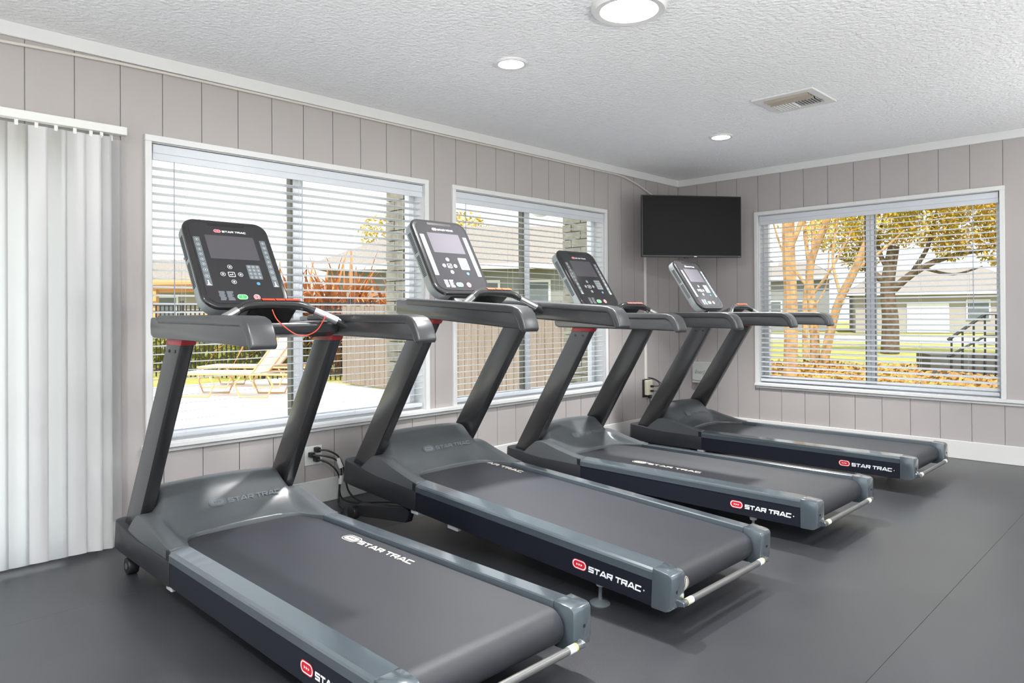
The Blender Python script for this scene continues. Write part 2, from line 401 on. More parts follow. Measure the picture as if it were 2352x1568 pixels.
# ------------------------------------------------------------------ horizontal blinds
def slat_mesh(L, tilt, axis):
    """crowned 50 mm slat, room edge up when tilt > 0 ; long axis along y (axis x) or x (axis y)"""
    bm = bmesh.new(); w = .0245; n = 4; up, dn = [], []
    for i in range(n+1):
        t = -1+2*i/n; d = t*w; z = .0010*(1-t*t)
        c, s = math.cos(tilt), math.sin(tilt)
        up.append((d*c-z*s, d*s+z*c)); dn.append((d*c-(z-.0024)*s, d*s+(z-.0024)*c))
    prof = up+dn[::-1]
    if axis == 'x': prism(bm, prof, 'y', -L/2, L/2)
    else: prism(bm, [(-p[0], p[1]) for p in prof], 'x', -L/2, L/2)
    me = bpy.data.meshes.new('blind_slat'); bmesh.ops.recalc_face_normals(bm, faces=bm.faces); bm.to_mesh(me); bm.free(); me.materials.append(BLIND); return me
def blind(axis, H, tilt, label, wand, ladders, zbot):
    a0, a1, z0, z1 = H; c = (a0+a1)/2; L = a1-a0-.02; dc = -.036
    root = tag(empty('horizontal_blind', (dc, c, z0) if axis == 'x' else (c, -dc, z0)), label, 'window blind', 'white horizontal blinds hung in the windows')
    def PB(bm, d0, d1, p, q, u, v):
        if axis == 'x': box(bm, d0, d1, p, q, u-z0, v-z0)
        else: box(bm, p, q, -d1, -d0, u-z0, v-z0)
    bm = bmesh.new(); PB(bm, -.028, .022, -L/2, L/2, z1-.05, z1-.006); finish('headrail', bm, BLIND, root)
    bm = bmesh.new(); PB(bm, .024, .034, -L/2, L/2, z1-.092, z1-.008); bevel(bm, .003, 2); val = finish('valance', bm, BLIND, root)
    bm = bmesh.new(); PB(bm, .0345, .0385, -L/2, L/2, z1-.055, z1-.012); bevel(bm, .0015, 1); finish('valance_bead', bm, BLIND, val)
    me = slat_mesh(L, tilt, axis); z = z1-.128; k = 0
    while z > zbot+.03:
        link('slat', me, root, (0, 0, z-z0)); z -= .0445
    bm = bmesh.new(); PB(bm, -.025, .025, -L/2, L/2, zbot-.012, zbot+.014); bevel(bm, .005, 2); finish('bottom_rail', bm, BLIND, root)
    for q in ladders:
        bm = bmesh.new()
        for d in (-.027, .027):
            A = (d, q, zbot-z0) if axis == 'x' else (q, -d, zbot-z0)
            B = (d, q, z1-.06-z0) if axis == 'x' else (q, -d, z1-.06-z0)
            cyl(bm, A, B, .0009, n=5)
        finish('ladder_cord', bm, WHITE, root)
    bm = bmesh.new(); q, zl = wand
    A = (.036, q, zl-z0) if axis == 'x' else (q, -.036, zl-z0); B = (.036, q, z1-.09-z0) if axis == 'x' else (q, -.036, z1-.09-z0)
    cyl(bm, A, B, .003, n=8); finish('tilt_wand', bm, M('clear_wand', '#9aa2ac', .2), root)
    return root
blind('x', W1, R(7.6), 'white horizontal blind in the window behind the nearest treadmill', (-.78, 1.15), (-.72, -.05, .34, .72), .52)
blind('x', W2, R(1.0), 'white horizontal blind in the window left of the television', (-.78, 1.2), (-.70, -.28, .28, .74), .52)
blind('y', W3, R(-14), 'white horizontal blind in the far wall window of yellow trees', (.78, 1.15), (-.86, -.02, .40, .74), .515)

# ------------------------------------------------------------------ vertical blind over the sliding door
vb = tag(empty('vertical_blind', (.08, -5.4, 0)), 'white vertical vane blind drawn across the glass door', 'window blind')
bm = bmesh.new(); box(bm, -.02, .022, -2.2, .152, 2.046, 2.086); bevel(bm, .003, 2); finish('head_track', bm, WHITE, vb)
bm = bmesh.new(); box(bm, .006, .018, .045, .064, 2.084, 2.089); bevel(bm, .002, 1); finish('mounting_clip', bm, TAN, vb)
def vane_mesh(z0):
    bm = bmesh.new(); n = 8; w = .0445; V = []
    for zz in (z0, 2.028):
        V.append([bm.verts.new((.005*(1-(2*i/n-1)**2), -w+2*w*i/n, zz)) for i in range(n+1)])
    for i in range(n): bm.faces.new((V[0][i], V[0][i+1], V[1][i+1], V[1][i]))
    r = bmesh.ops.solidify(bm, geom=bm.faces[:], thickness=.0012)
    me = bpy.data.meshes.new('vane'); bmesh.ops.recalc_face_normals(bm, faces=bm.faces); bm.to_mesh(me); bm.free(); me.materials.append(VANE)
    for p in me.polygons: p.use_smooth = True
    return me
vm = vane_mesh(.024); vs_ = vane_mesh(.150)
ys = [.094, .042, -.004] + [-.072-.0775*i for i in range(26)]
for i, y in enumerate(ys):
    o = link('vane', vs_ if i == 0 else vm, vb, ((-.036 if i == 0 else 0), y, 0))
    o.rotation_euler = (0, 0, R(-8 if i == 0 else (-30 if i == 1 else (-26 if i == 2 else -6+1.5*math.sin(i*2.3)))))
    bm = bmesh.new(); box(bm, -.003, .003, -.007, .007, 2.018, 2.048); finish('vane_hook', bm, WHITE, vb, ((-.03 if i == 0 else .004), y, 0))

# ------------------------------------------------------------------ ceiling lights and vent
def downlight(x, y, r, label, watts, drop=.012, beam=180):
    t = tag(empty('recessed_light', (x, y, ZC)), label, 'ceiling light', 'ceiling lights')
    bm = bmesh.new(); lathe(bm, [(r*1.32, 0), (r*1.32, -drop*.5), (r*1.24, -drop), (r*1.02, -drop*.9), (r*1.0, -drop*.4), (r*.98, 0)], (0, 0, 0), 40)
    finish('trim_ring', bm, TRIM, t, smooth=True)
    bm = bmesh.new(); lathe(bm, [(r*.99, -drop*.35), (r*.9, -drop*.55), (r*.4, -drop*.6)], (0, 0, 0), 40)
    finish('lens', bm, M('lamp_lens', (1., .98, .95), .5, emit=9.0), t)
    ld = bpy.data.lights.new('lamp_light', 'AREA'); ld.shape = 'DISK'; ld.size = r*1.9; ld.energy = watts; ld.spread = R(beam); ld.color = (1., .985, .97)
    lo = bpy.data.objects.new('lamp_light', ld); col.objects.link(lo); lo.parent = t; lo.location = (0, 0, -drop-.004)
    return t
downlight(2.105, -3.832, .125, 'large round flush ceiling light cut by the top of the picture', 20, .030)
downlight(1.236, -3.690, .068, 'small round recessed light above the second treadmill', 18, beam=92)
downlight(1.236, -1.394, .068, 'small round recessed light nearest the far corner', 25, beam=92)
for x, y, w, lb in ((3.85, -1.9, 17, 'unseen flush light added to fill the far wall from the right'), (4.3, -6.4, 26, 'unseen flush light added above the viewer as room fill'), (2.1, -7.0, 26, 'unseen flush light added behind the viewer as room fill')):  # extra lamps outside the view, added as fill light
    downlight(x, y, .125, lb, w, .030)

for x, y, wt, lb in ((4.75, -1.3, 16, 'unseen uplighter added at the far end of the right wall to brighten the ceiling'), (4.6, -5.6, 72, 'unseen uplighter added halfway along the right wall to brighten the ceiling'), (4.4, -7.3, 40, 'unseen uplighter added in the corner behind the viewer to brighten the ceiling')):  # no such lamps in view; added to wash the ceiling with light
    t = tag(empty('added_uplighter', (x, y, 0)), lb, 'added uplighter', 'unseen uplighters added to brighten the ceiling')
    bm = bmesh.new(); lathe(bm, [(.02, .03), (.14, .022), (.15, .004), (.15, 0)], (0, 0, 0), 28); finish('base', bm, STEEL, t, smooth=True)
    bm = bmesh.new(); cyl(bm, (0, 0, .02), (0, 0, 1.310), .014, n=12); finish('pole', bm, STEEL, t, smooth=True)
    bm = bmesh.new(); lathe(bm, [(.175, 1.410), (.17, 1.405), (.10, 1.350), (.04, 1.320), (.03, 1.310), (.045, 1.305), (.11, 1.340), (.178, 1.400)], (0, 0, 0), 28); finish('lamp_shade', bm, WHITE, t, smooth=True)
    bm = bmesh.new(); lathe(bm, [(.02, 1.350), (.03, 1.360), (.03, 1.390), (.015, 1.400)], (0, 0, 0), 16); finish('bulb', bm, M('lamp_lens', (1., .98, .95), .5, emit=9.0), t)
    ld = bpy.data.lights.new('lamp_light', 'AREA'); ld.shape = 'DISK'; ld.size = .22; ld.energy = wt; ld.color = (1., .99, .985)
    lo = bpy.data.objects.new('lamp_light', ld); col.objects.link(lo); lo.parent = t; lo.location = (0, 0, 1.415); lo.rotation_euler = (math.pi, 0, 0)

vt = tag(empty('ceiling_vent', (2.026, -1.922, ZC)), 'white square ceiling air vent with angled louvres', 'air vent')
bm = bmesh.new()
for b in ((-.195, .195, -.195, -.14, -.012, 0), (-.195, .195, .14, .195, -.012, 0), (-.195, -.14, -.14, .14, -.012, 0), (.14, .195, -.14, .14, -.012, 0)): box(bm, *b)
bevel(bm, .003, 1); finish('frame', bm, TRIM, vt)
bm = bmesh.new(); box(bm, -.14, .14, -.14, .14, -.002, 0); finish('duct_shade_sheet', bm, M('duct_shade', (.03, .028, .025), .8), vt)  # flat dark sheet, its colour standing in for shade inside the duct
for k in range(3):
    bm = bmesh.new(); y = -.136+.044*k; prism(bm, [(y, -.004), (y+.003, -.002), (y+.020, -.022), (y+.017, -.024)], 'x', -.138, .138)
    finish('long_blade', bm, M('vent_blade', '#a39a8c', .5), vt)
for k in range(14):
    x = -.13+.02*k; bm = bmesh.new(); s = 1 if k >= 7 else -1
    prism(bm, [(x, -.004), (x+.002, -.004), (x+.002+s*.007, -.018), (x+s*.007, -.018)], 'y', -.002, .138); finish('short_blade', bm, TRIM, vt)
bm = bmesh.new(); box(bm, .150, .154, .06, .085, -.022, -.012); finish('damper_lever', bm, STEEL, vt)

# ------------------------------------------------------------------ television in the corner
A_ = Vector((.262, -1.040, 0)); B_ = Vector((.832, -.262, 0)); mid = (A_+B_)/2; dr = (B_-A_).normalized(); nrm = Vector((dr.y, -dr.x, 0))
tv = tag(empty('television', (mid.x, mid.y, 1.655)), 'black flat television hung in the corner above the last treadmill', 'television')
tv.rotation_euler = (0, R(0), math.atan2(dr.y, dr.x))
hw = .478
bm = bmesh.new(); box(bm, -hw, hw, 0, .035, 0, .562); bevel(bm, .004, 2); finish('cabinet', bm, TVB, tv)
bm = bmesh.new(); box(bm, -hw+.008, hw-.008, -.0015, .004, .018, .554); finish('screen', bm, TVS, tv)
bm = bmesh.new(); box(bm, -.30, .30, .035, .062, .06, .40); bevel(bm, .01, 2); finish('rear_housing', bm, BLACK, tv)
bm = bmesh.new(); box(bm, .015, .042, -.003, .001, .003, .010); finish('maker_mark', bm, PRINTW, tv)
bm = bmesh.new(); box(bm, hw-.035, hw-.010, -.003, .001, .004, .009); finish('energy_sticker', bm, PRINTD, tv)
bm = bmesh.new(); box(bm, -.075, -.035, -.002, .02, -.010, .002); bevel(bm, .003, 1); finish('receiver', bm, BLACK, tv)
inv_tv = (Matrix.Translation(tv.location)@Matrix.Rotation(tv.rotation_euler.z, 4, 'Z')).inverted()
def tvpart(name, bm):
    bmesh.ops.transform(bm, matrix=inv_tv, verts=bm.verts); return finish(name, bm, BLACK, tv)
bm = bmesh.new(); box(bm, .0005, .02, -.41, -.29, 1.81, 2.05); tvpart('wall_plate', bm)
bm = bmesh.new(); tube(bm, [(.02, -.35, 1.93), (.24, -.23, 1.93)], .016, 8); tvpart('arm', bm)
bm = bmesh.new(); tube(bm, [(.24, -.23, 1.93), (.50, -.615, 1.93)], .016, 8); tvpart('arm', bm)

# raceway, cable under the crown, outlets, control box
rw = bmesh.new(); box(rw, 0.0005, .016, -.628, -.596, .515, 1.90); bevel(rw, .003, 1)
tag(finish('cable_raceway', rw, M('raceway', '#dcd9d4', .45), loc=(0, 0, 0)), 'slim vertical cable channel running down from the television', 'cable channel')
bm = bmesh.new(); tube(bm, catmull([(.012, -5.95, 2.395), (.012, -5.751, 2.405), (.012, -5.20, 2.424), (.012, -4.2, 2.428), (.012, -2.6, 2.428), (.012, -1.3, 2.428), (.012, -1.02, 2.425), (.014, -.80, 2.39), (.016, -.62, 2.34), (.03, -.46, 2.28), (.06, -.36, 2.20)], 5), .0075, 8)
tag(finish('wall_cable', bm, M('painted_cable', '#c9c3bd', .5), smooth=True), 'thin painted cable tacked under the crown and sagging to the television', 'cable')
ad = tag(empty('outlet_adapter', (.0, -.60, .36)), 'cream multi outlet adapter with black plugs below the cable channel', 'outlet')
bm = bmesh.new(); box(bm, 0.0005, .012, -.062, .062, -.02, .15); bevel(bm, .003, 1); finish('plate', bm, BLACK, ad)
bm = bmesh.new(); box(bm, .012, .052, -.045, .045, 0, .145); bevel(bm, .008, 2); finish('body', bm, CREAM, ad)
for z in (.085, .04):
    bm = bmesh.new(); box(bm, .052, .082, -.004, .022, z-.009, z+.010); bevel(bm, .003, 1); finish('plug', bm, BLACK, ad)
bm = bmesh.new(); box(bm, .022, .048, .0, .034, -.034, .0); bevel(bm, .004, 1); finish('plug', bm, BLACK, ad)
for pts in ([(.03, .0, .165), (.06, .04, .15), (.10, .07, .12), (.11, .06, .09), (.08, .015, .086)], [(.03, .0, .168), (.07, .06, .15), (.12, .09, .10), (.12, .08, .045), (.08, .015, .040)], [(.035, .018, -.03), (.035, .02, -.12), (.03, .02, -.30)]):
    bm = bmesh.new(); tube(bm, catmull(pts, 6), .0035, 8); finish('cord', bm, BLACK, ad, smooth=True)
cb = tag(empty('control_box', (.30, -.0005, .45)), 'pale control box on the far wall behind the last treadmill', 'control box')
bm = bmesh.new(); box(bm, -.115, .115, -.055, 0, 0, .21); bevel(bm, .006, 2); finish('housing', bm, M('box_grey', '#aeb2ae', .5), cb)
bm = bmesh.new(); box(bm, -.115, .115, -.0575, -.05, .022, .028); finish('lid_seam', bm, PRINTD, cb)
cu = bpy.data.curves.new('box_text', 'FONT'); cu.body = 'EnerJ 2'; cu.size = .05; cu.shear = .25; cu.extrude = .0004
to = bpy.data.objects.new('tmp', cu); col.objects.link(to); dg = bpy.context.evaluated_depsgraph_get()
me = bpy.data.meshes.new_from_object(to.evaluated_get(dg)); bpy.data.objects.remove(to, do_unlink=True); me.materials.clear(); me.materials.append(PRINTD)
lt = link('lettering', me, cb, (-.085, -.056, .095)); lt.rotation_euler = (R(90), 0, 0)
bm = bmesh.new(); cyl(bm, (-.07, -.012, -.36), (-.07, -.012, .0), .008, n=10); finish('conduit', bm, M('conduit_paint', '#bdb7b0', .5), cb, smooth=True)

ol = tag(empty('wall_outlet', (.0005, -4.178, .238)), 'white wall outlet with three black plugs under the first window', 'outlet')
bm = bmesh.new(); box(bm, 0, .006, -.058, .058, 0, .115); bevel(bm, .002, 1); finish('cover_plate', bm, WHITE, ol)
for y, z in ((.012, .078), (-.026, .052), (.006, .022)):
    bm = bmesh.new(); box(bm, .006, .048, y-.013, y+.016, z, z+.03); bevel(bm, .004, 1); finish('plug', bm, BLACK, ol)
CORDS = [
 ([(.045, -4.166, .331), (.075, -4.12, .325), (.09, -4.06, .285), (.10, -4.03, .22), (.105, -4.02, .15), (.14, -4.01, .06), (.22, -3.97, .010), (.40, -3.93, .008), (.60, -3.90, .008)], 'black power cord from the top plug of the outlet under the first window'),
 ([(.045, -4.204, .305), (.08, -4.14, .295), (.095, -4.07, .26), (.105, -4.045, .19), (.105, -4.06, .10), (.12, -4.05, .03), (.20, -4.0, .009), (.34, -3.86, .009), (.55, -3.80, .008)], 'black power cord from the middle plug of the outlet under the first window'),
 ([(.045, -4.172, .275), (.075, -4.12, .25), (.095, -4.075, .20), (.11, -4.06, .14), (.115, -4.07, .06), (.15, -4.09, .009), (.26, -4.13, .008), (.36, -4.24, .008), (.37, -4.40, .008), (.30, -4.56, .008)], 'black power cord from the lowest plug looping over the floor to the nearest treadmill')]
for pts, lb in CORDS:
    bm = bmesh.new(); tube(bm, catmull(pts, 6), .0055, 8); tag(finish('power_cord', bm, BLACK, smooth=True), lb, 'power cord', 'black power cords under the first window')
for p, q, lb in (((.092, -4.064, .272), (.103, -4.046, .215), 'white tie wrapped round the upper bend of the power cords'), ((.108, -4.05, .168), (.112, -4.056, .118), 'white tie wrapped round the lower bend of the power cords')):
    bm = bmesh.new(); cyl(bm, p, q, .014, n=12); tag(finish('cable_tie', bm, WHITE, smooth=True), lb, 'cable tie', 'white cable ties on the power cords')

# ------------------------------------------------------------------ treadmills
CACHE = {}
X0 = 1.45
def part(name, key, build, mat, parent, smooth=False, angle=35):
    """mesh data shared between the four machines"""
    if key not in CACHE:
        bm = bmesh.new(); build(bm)
        bmesh.ops.translate(bm, verts=bm.verts, vec=(-X0, 0, 0))
        bmesh.ops.recalc_face_normals(bm, faces=bm.faces)
        me = bpy.data.meshes.new(key); bm.to_mesh(me); bm.free()
        for mm in (mat if isinstance(mat, (list, tuple)) else [mat]): me.materials.append(mm)
        if smooth:
            for p in me.polygons: p.use_smooth = True
            me.set_sharp_from_angle(angle=R(angle))
        CACHE[key] = me
    return link(name, CACHE[key], parent)
def flat_part(name, key, build, mat, parent):
    """like part but keeps face windings (prints)"""
    if key not in CACHE:
        bm = bmesh.new(); build(bm); bmesh.ops.translate(bm, verts=bm.verts, vec=(-X0, 0, 0))
        me = bpy.data.meshes.new(key); bm.to_mesh(me); bm.free()
        for mm in (mat if isinstance(mat, (list, tuple)) else [mat]): me.materials.append(mm)
        CACHE[key] = me
    return link(name, CACHE[key], parent)

ZSIDE = [(.42, .200), (.55, .206), (.60, .250), (.66, .292), (.70, .300), (.75, .294), (.85, .268), (1.0, .238), (1.06, .232)]
ZMID = [(.42, .215), (.45, .29), (.49, .355), (.54, .390), (.60, .402), (.65, .397), (.69, .370), (.73, .327), (.77, .287), (.81, .258), (.85, .241), (.89, .233), (1.06, .232)]
XEND = [(0, .886), (.17, .887), (.215, .893), (.245, .910), (.268, .942), (.286, .995), (.297, 1.052), (.38, 1.052)]
def smooth_interp(x, pts):
    return (interp(x-.012, pts)+interp(x, pts)*2+interp(x+.012, pts))/4
def hood_z(x, y):
    a = abs(y); w = sstep((.318-a)/.045)
    return smooth_interp(x, ZSIDE)*(1-w)+(smooth_interp(x, ZMID)-.012*(a/.3)**2)*w
def b_hood(bm):
    ny, nx = 60, 44; rows = []
    for j in range(ny+1):
        y = -.377+.754*j/ny; xe = interp(abs(y), XEND); row = []
        row.append(bm.verts.new((.42, y, .16)))
        for i in range(nx+1):
            x = .42+(xe-.42)*i/nx; z = hood_z(x, y)
            if abs(y) > .375: z -= .004
            row.append(bm.verts.new((x, y, z)))
        row.append(bm.verts.new((xe+.002, y, hood_z(xe, y)-.004)))
        row.append(bm.verts.new((xe, y, .19)))
        rows.append(row)
    for A, B in zip(rows, rows[1:]):
        for i in range(len(A)-1): bm.faces.new((A[i], A[i+1], B[i+1], B[i]))
    for row in (rows[0], rows[-1]):
        y = row[0].co.y+(-.003 if row is rows[0] else .003)
        low = [bm.verts.new((v.co.x, y, min(v.co.z, .19))) for v in row]
        for i in range(len(row)-1):
            if (row[i].co-low[i].co).length > 1e-5 or (row[i+1].co-low[i+1].co).length > 1e-5:
                try: bm.faces.new((row[i], row[i+1], low[i+1], low[i]))
                except Exception: pass
def b_base(bm):
    prism(bm, [(.37, .115), (.40, .098), (.47, .090), (1.06, .088), (1.06, .190), (.72, .192), (.60, .200), (.50, .214), (.37, .222)], 'y', -.386, .386)
    # round the plan corners at the front
    es = [e for e in bm.edges if abs(e.verts[0].co.x-.37) < 1e-4 and abs(e.verts[1].co.x-.37) < 1e-4 and abs(e.verts[0].co.y-e.verts[1].co.y) < 1e-4]
    bmesh.ops.bevel(bm, geom=es, offset=.055, segments=6, profile=.5, affect='EDGES')
    bevel(bm, .006, 2, amin=40)
def b_deck(bm): box(bm, .80, 2.44, -.30, .30, .105, .200)
def b_belt(bm):
    prof = [(.83, .2115), (1.6, .2125), (2.455, .2125)]
    for i in range(1, 13):
        a = R(90-180*i/12); prof.append((2.462+.058*math.cos(a), .1545+.058*math.sin(a)))
    prof += [(2.40, .0965), (2.40, .0995)]
    for i in range(12, -1, -1):
        a = R(90-180*i/12); prof.append((2.462+.055*math.cos(a), .1545+.055*math.sin(a)))
    prof += [(1.6, .2095), (.83, .2085)]
    prism(bm, prof, 'y', -.290, .290)
def b_rail(s):
    def f(bm):
        p = [(.3835, .186), (.3835, .2135), (.380, .221), (.371, .2265), (.340, .2295), (.306, .2325), (.300, .2290), (.298, .195)]
        prism(bm, [(s*a, b) for a, b in p], 'x', 1.054, 2.468)
    return f
def b_side(s):
    def f(bm):
        box(bm, 1.0, 2.488, min(s*.366, s*.3815), max(s*.366, s*.3815), .088, .188); bevel(bm, .003, 1)
    return f
def b_cap(s):
    def f(bm):
        prism(bm, [(2.468, .086), (2.53, .088), (2.548, .098), (2.552, .125), (2.552, .212), (2.546, .2225), (2.535, .2275), (2.468, .2320)], 'y', min(s*.300, s*.3865), max(s*.300, s*.3865)); bevel(bm, .0035, 2, amin=30)
    return f
def b_upright(s):
    def f(bm):
        prism(bm, [(.430, .190), (.590, .165), (1.140, 1.062), (.985, 1.062)], 'y', min(s*.302, s*.358), max(s*.302, s*.358)); bevel(bm, .009, 3)
    return f
def b_topband(s):
    def f(bm):
        prism(bm, [(.968, 1.036), (1.128, 1.036), (1.152, 1.074), (.990, 1.074)], 'y', min(s*.300, s*.360), max(s*.300, s*.360)); bevel(bm, .004, 2)
    return f
def b_podbody(s):
    def f(bm):
        p = [(.845, 1.146), (.838, 1.110), (.845, 1.072), (.870, 1.062), (1.20, 1.058), (1.50, 1.054), (1.758, 1.048), (1.748, 1.075), (1.722, 1.112), (1.70, 1.128), (1.3, 1.140)]
        prism(bm, p, 'y', min(s*.298, s*.376), max(s*.298, s*.376)); bevel(bm, .008, 3)
    return f
def b_grip(s):
    def f(bm):
        p = [(.925, 1.148), (.945, 1.154), (1.30, 1.155), (1.66, 1.152), (1.705, 1.149), (1.738, 1.139), (1.760, 1.120), (1.776, 1.090), (1.789, 1.052), (1.780, 1.041), (1.762, 1.040), (1.748, 1.052), (1.736, 1.082), (1.718, 1.106), (1.695, 1.116), (1.3, 1.120), (.945, 1.123), (.925, 1.130)]
        prism(bm, p, 'y', min(s*.291, s*.383), max(s*.291, s*.383)); bevel(bm, .013, 4, amin=50)
    return f
def b_tray(bm):
    prism(bm, [(.84, 1.070), (.90, 1.058), (1.13, 1.056), (1.19, 1.075), (1.205, 1.105), (1.200, 1.122), (1.180, 1.112), (1.150, 1.098), (.96, 1.100), (.90, 1.128), (.855, 1.130)], 'y', -.298, .298); bevel(bm, .004, 2)
def b_lip(bm):
    for s in (-1, 1): tube(bm, catmull([(1.06, s*.05, 1.105), (1.16, s*.07, 1.115), (1.198, s*.14, 1.124), (1.203, s*.22, 1.124), (1.19, s*.285, 1.122)], 5), .004, 8)
TILT = R(56.3)
CO = Vector((.782, 0, 1.462))
CU = Vector((0, 1, 0)); CV = Vector((-math.cos(TILT), 0, math.sin(TILT))); CN = CU.cross(CV)   # face normal towards the user
if CN.x < 0: CN = -CN
def CP(u, v, n=0): return CO+CU*u+CV*v+CN*n
def cprism(bm, outline, n0, n1):
    A = [bm.verts.new(CP(u, v, n0)) for u, v in outline]; B = [bm.verts.new(CP(u, v, n1)) for u, v in outline]; k = len(outline)
    bm.faces.new(A); bm.faces.new(B[::-1])
    for i in range(k): bm.faces.new((A[i], B[i], B[(i+1) % k], A[(i+1) % k]))
def shape_rr(w, h, r, cu_, cv_, n=5): return rrect(w, h, r, n, cu_, cv_)
def b_console(bm):
    out = rrect(.200, .247, (.062, .062, .075, .075), 8, 0, -.086)
    cprism(bm, out, -.024, -.001)
    bmesh.ops.recalc_face_normals(bm, faces=bm.faces)
    top = [e for e in bm.edges if len(e.link_faces) == 2 and e.calc_face_angle(0) > R(60)]
    bmesh.ops.bevel(bm, geom=top, offset=.011, segments=4, profile=.5, affect='EDGES')
def b_shell(bm):
    cprism(bm, rrect(.1985, .245, (.060, .060, .073, .073), 8, 0, -.087), -.078, -.022)
    bmesh.ops.recalc_face_normals(bm, faces=bm.faces)
    es = [e for e in bm.edges if len(e.link_faces) == 2 and e.calc_face_angle(0) > R(60) and sum(((v.co-CO).dot(CN)) for v in e.verts) < -.12]
    bmesh.ops.bevel(bm, geom=es, offset=.018, segments=4, profile=.5, affect='EDGES')
def b_face(bm): cprism(bm, rrect(.176, .224, (.044, .044, .055, .055), 7, 0, -.086), -.003, .0008)
def b_screen(bm): cprism(bm, rrect(.114, .067, .003, 2, 0, 0), .0, .0016)
def b_slot(bm): cprism(bm, rrect(.086, .0075, .005, 4, 0, .130), .0, .0012)
def b_strip(s):
    def f(bm): cprism(bm, rrect(.0145, .135, .004, 4, s*.154, -.083), 0, .0016)
    return f
def b_keypad(bm): cprism(bm, rrect(.032, .040, .006, 4, .069, -.136), 0, .0016)
def ring(bm, u, v, r0, r1, n0, k=14, mi=0):
    for i in range(k):
        a, b = 2*math.pi*i/k, 2*math.pi*(i+1)/k
        f = bm.faces.new([bm.verts.new(CP(u+q*math.cos(t), v+q*math.sin(t), n0)) for q, t in ((r0, a), (r1, a), (r1, b), (r0, b))]); f.material_index = mi
def disc(bm, u, v, r, n0, mi=0, k=14):
    f = bm.faces.new([bm.verts.new(CP(u+r*math.cos(2*math.pi*i/k), v+r*math.sin(2*math.pi*i/k), n0)) for i in range(k)]); f.material_index = mi
def b_key(u, v, r=.0062, style=0):
    def f(bm):
        n = .0021
        disc(bm, u, v, r, n, 1); ring(bm, u, v, r*.86, r, n+.0003, mi=0); disc(bm, u, v, r*.38, n+.0003, 0)
        if style: ring(bm, u, v, r*.98, r*1.12, n+.0002, mi=1)
    return f
def b_enter(bm):
    o = rrect(.0155, .0135, .004, 4, -.041, -.153); i = rrect(.0130, .0110, .003, 4, -.041, -.153)
    for a in range(len(o)):
        b = (a+1) % len(o); bm.faces.new([bm.verts.new(CP(*q, .0014)) for q in (o[a], o[b], i[b], i[a])])
    for ps in (((-.047, -.156), (-.035, -.156), (-.035, -.153), (-.047, -.153)), ((-.038, -.153), (-.035, -.153), (-.035, -.147), (-.038, -.147)), ((-.051, -.1545), (-.045, -.150), (-.045, -.159))):
        bm.faces.new([bm.verts.new(CP(*q, .0014)) for q in ps])
def b_pill(u, v, w, h):
    def f(bm): cprism(bm, rrect(w, h, h*.98, 6, u, v), 0, .003)
    return f
def b_go(bm):
    bm.faces.new([bm.verts.new(CP(*q, .0034)) for q in ((-.0242, -.282), (-.0218, -.282), (-.0218, -.270), (-.0242, -.270))])
    o = rrect(.023, .0125, .0122, 6, -.023, -.276); i = rrect(.0205, .0105, .0102, 6, -.023, -.276)
    for a in range(len(o)):
        b = (a+1) % len(o); bm.faces.new([bm.verts.new(CP(*q, .0034)) for q in (o[a], o[b], i[b], i[a])])
def b_stop(bm): ring(bm, .043, -.276, .0125, .0145, .0034); ring(bm, .043, -.276, .0055, .0085, .0034)
def b_icons(bm):
    for s in (-1, 1):
        c = s*.154; v = -.203
        for ps in (((c-.010, v-.012), (c+.010, v-.012), (c+.010, v-.009), (c-.010, v-.009)), ((c-.006, v-.008), (c-.002, v-.008), (c+.002, v+.008), (c-.002, v+.008)), ((c+.001, v-.008), (c+.005, v-.008), (c+.001, v+.004), (c-.001, v+.002))):
            bm.faces.new([bm.verts.new(CP(*q, .0021)) for q in ps])
        disc(bm, c-.001, v+.0115, .0032, .0021)
def b_warn(bm):
    rnd = random.Random(3)
    for c in range(2):
        for k in range(8):
            u = -.125+.034*c+rnd.uniform(0, .004); v = -.250-.0062*k; w = rnd.uniform(.022, .031)
            bm.faces.new([bm.verts.new(CP(*q, .0013)) for q in ((u, v), (u+w, v), (u+w, v+.0046), (u, v+.0046))])
def b_vents(s):
    def f(bm):
        for g0, cnt in ((.075, 15), (-.075, 15)):
            for k in range(cnt):
                v = g0-.0088*k
                vs = [CP(s*(.1985+d), v+b, n) for d in (0, .0012) for (b, n) in ((0, -.056), (.0042, -.056), (.0042, -.030), (0, -.030))]
                V = [bm.verts.new(q) for q in vs]
                for q in ((0, 1, 2, 3), (7, 6, 5, 4), (0, 4, 5, 1), (1, 5, 6, 2), (2, 6, 7, 3), (3, 7, 4, 0)): bm.faces.new([V[i] for i in q])
    return f
def b_mount(bm):
    prism(bm, [(.875, 1.22), (.965, 1.155), (1.06, 1.105), (.90, 1.105), (.86, 1.16)], 'y', -.085, .085); bevel(bm, .012, 3)
BAR = [(1.262, -.352, 1.078), (1.252, -.315, 1.099), (1.240, -.268, 1.124), (1.222, -.215, 1.150), (1.206, -.168, 1.172), (1.192, -.128, 1.190), (1.186, -.08, 1.197), (1.184, 0, 1.199), (1.186, .08, 1.197), (1.192, .128, 1.190), (1.206, .168, 1.172), (1.222, .215, 1.150), (1.240, .268, 1.124), (1.252, .315, 1.099), (1.262, .352, 1.078)]
def b_bar(bm):
    p = catmull(BAR, 4); rad = [.0165+.0055*sstep((.17-abs(q.y))/.08) for q in p]; tube(bm, p, .017, 14, rad)
def b_barmount(bm):
    prism(bm, [(1.00, 1.11), (1.05, 1.15), (1.175, 1.205), (1.195, 1.185), (1.14, 1.14), (1.10, 1.105)], 'y', -.105, .105); bevel(bm, .008, 3)
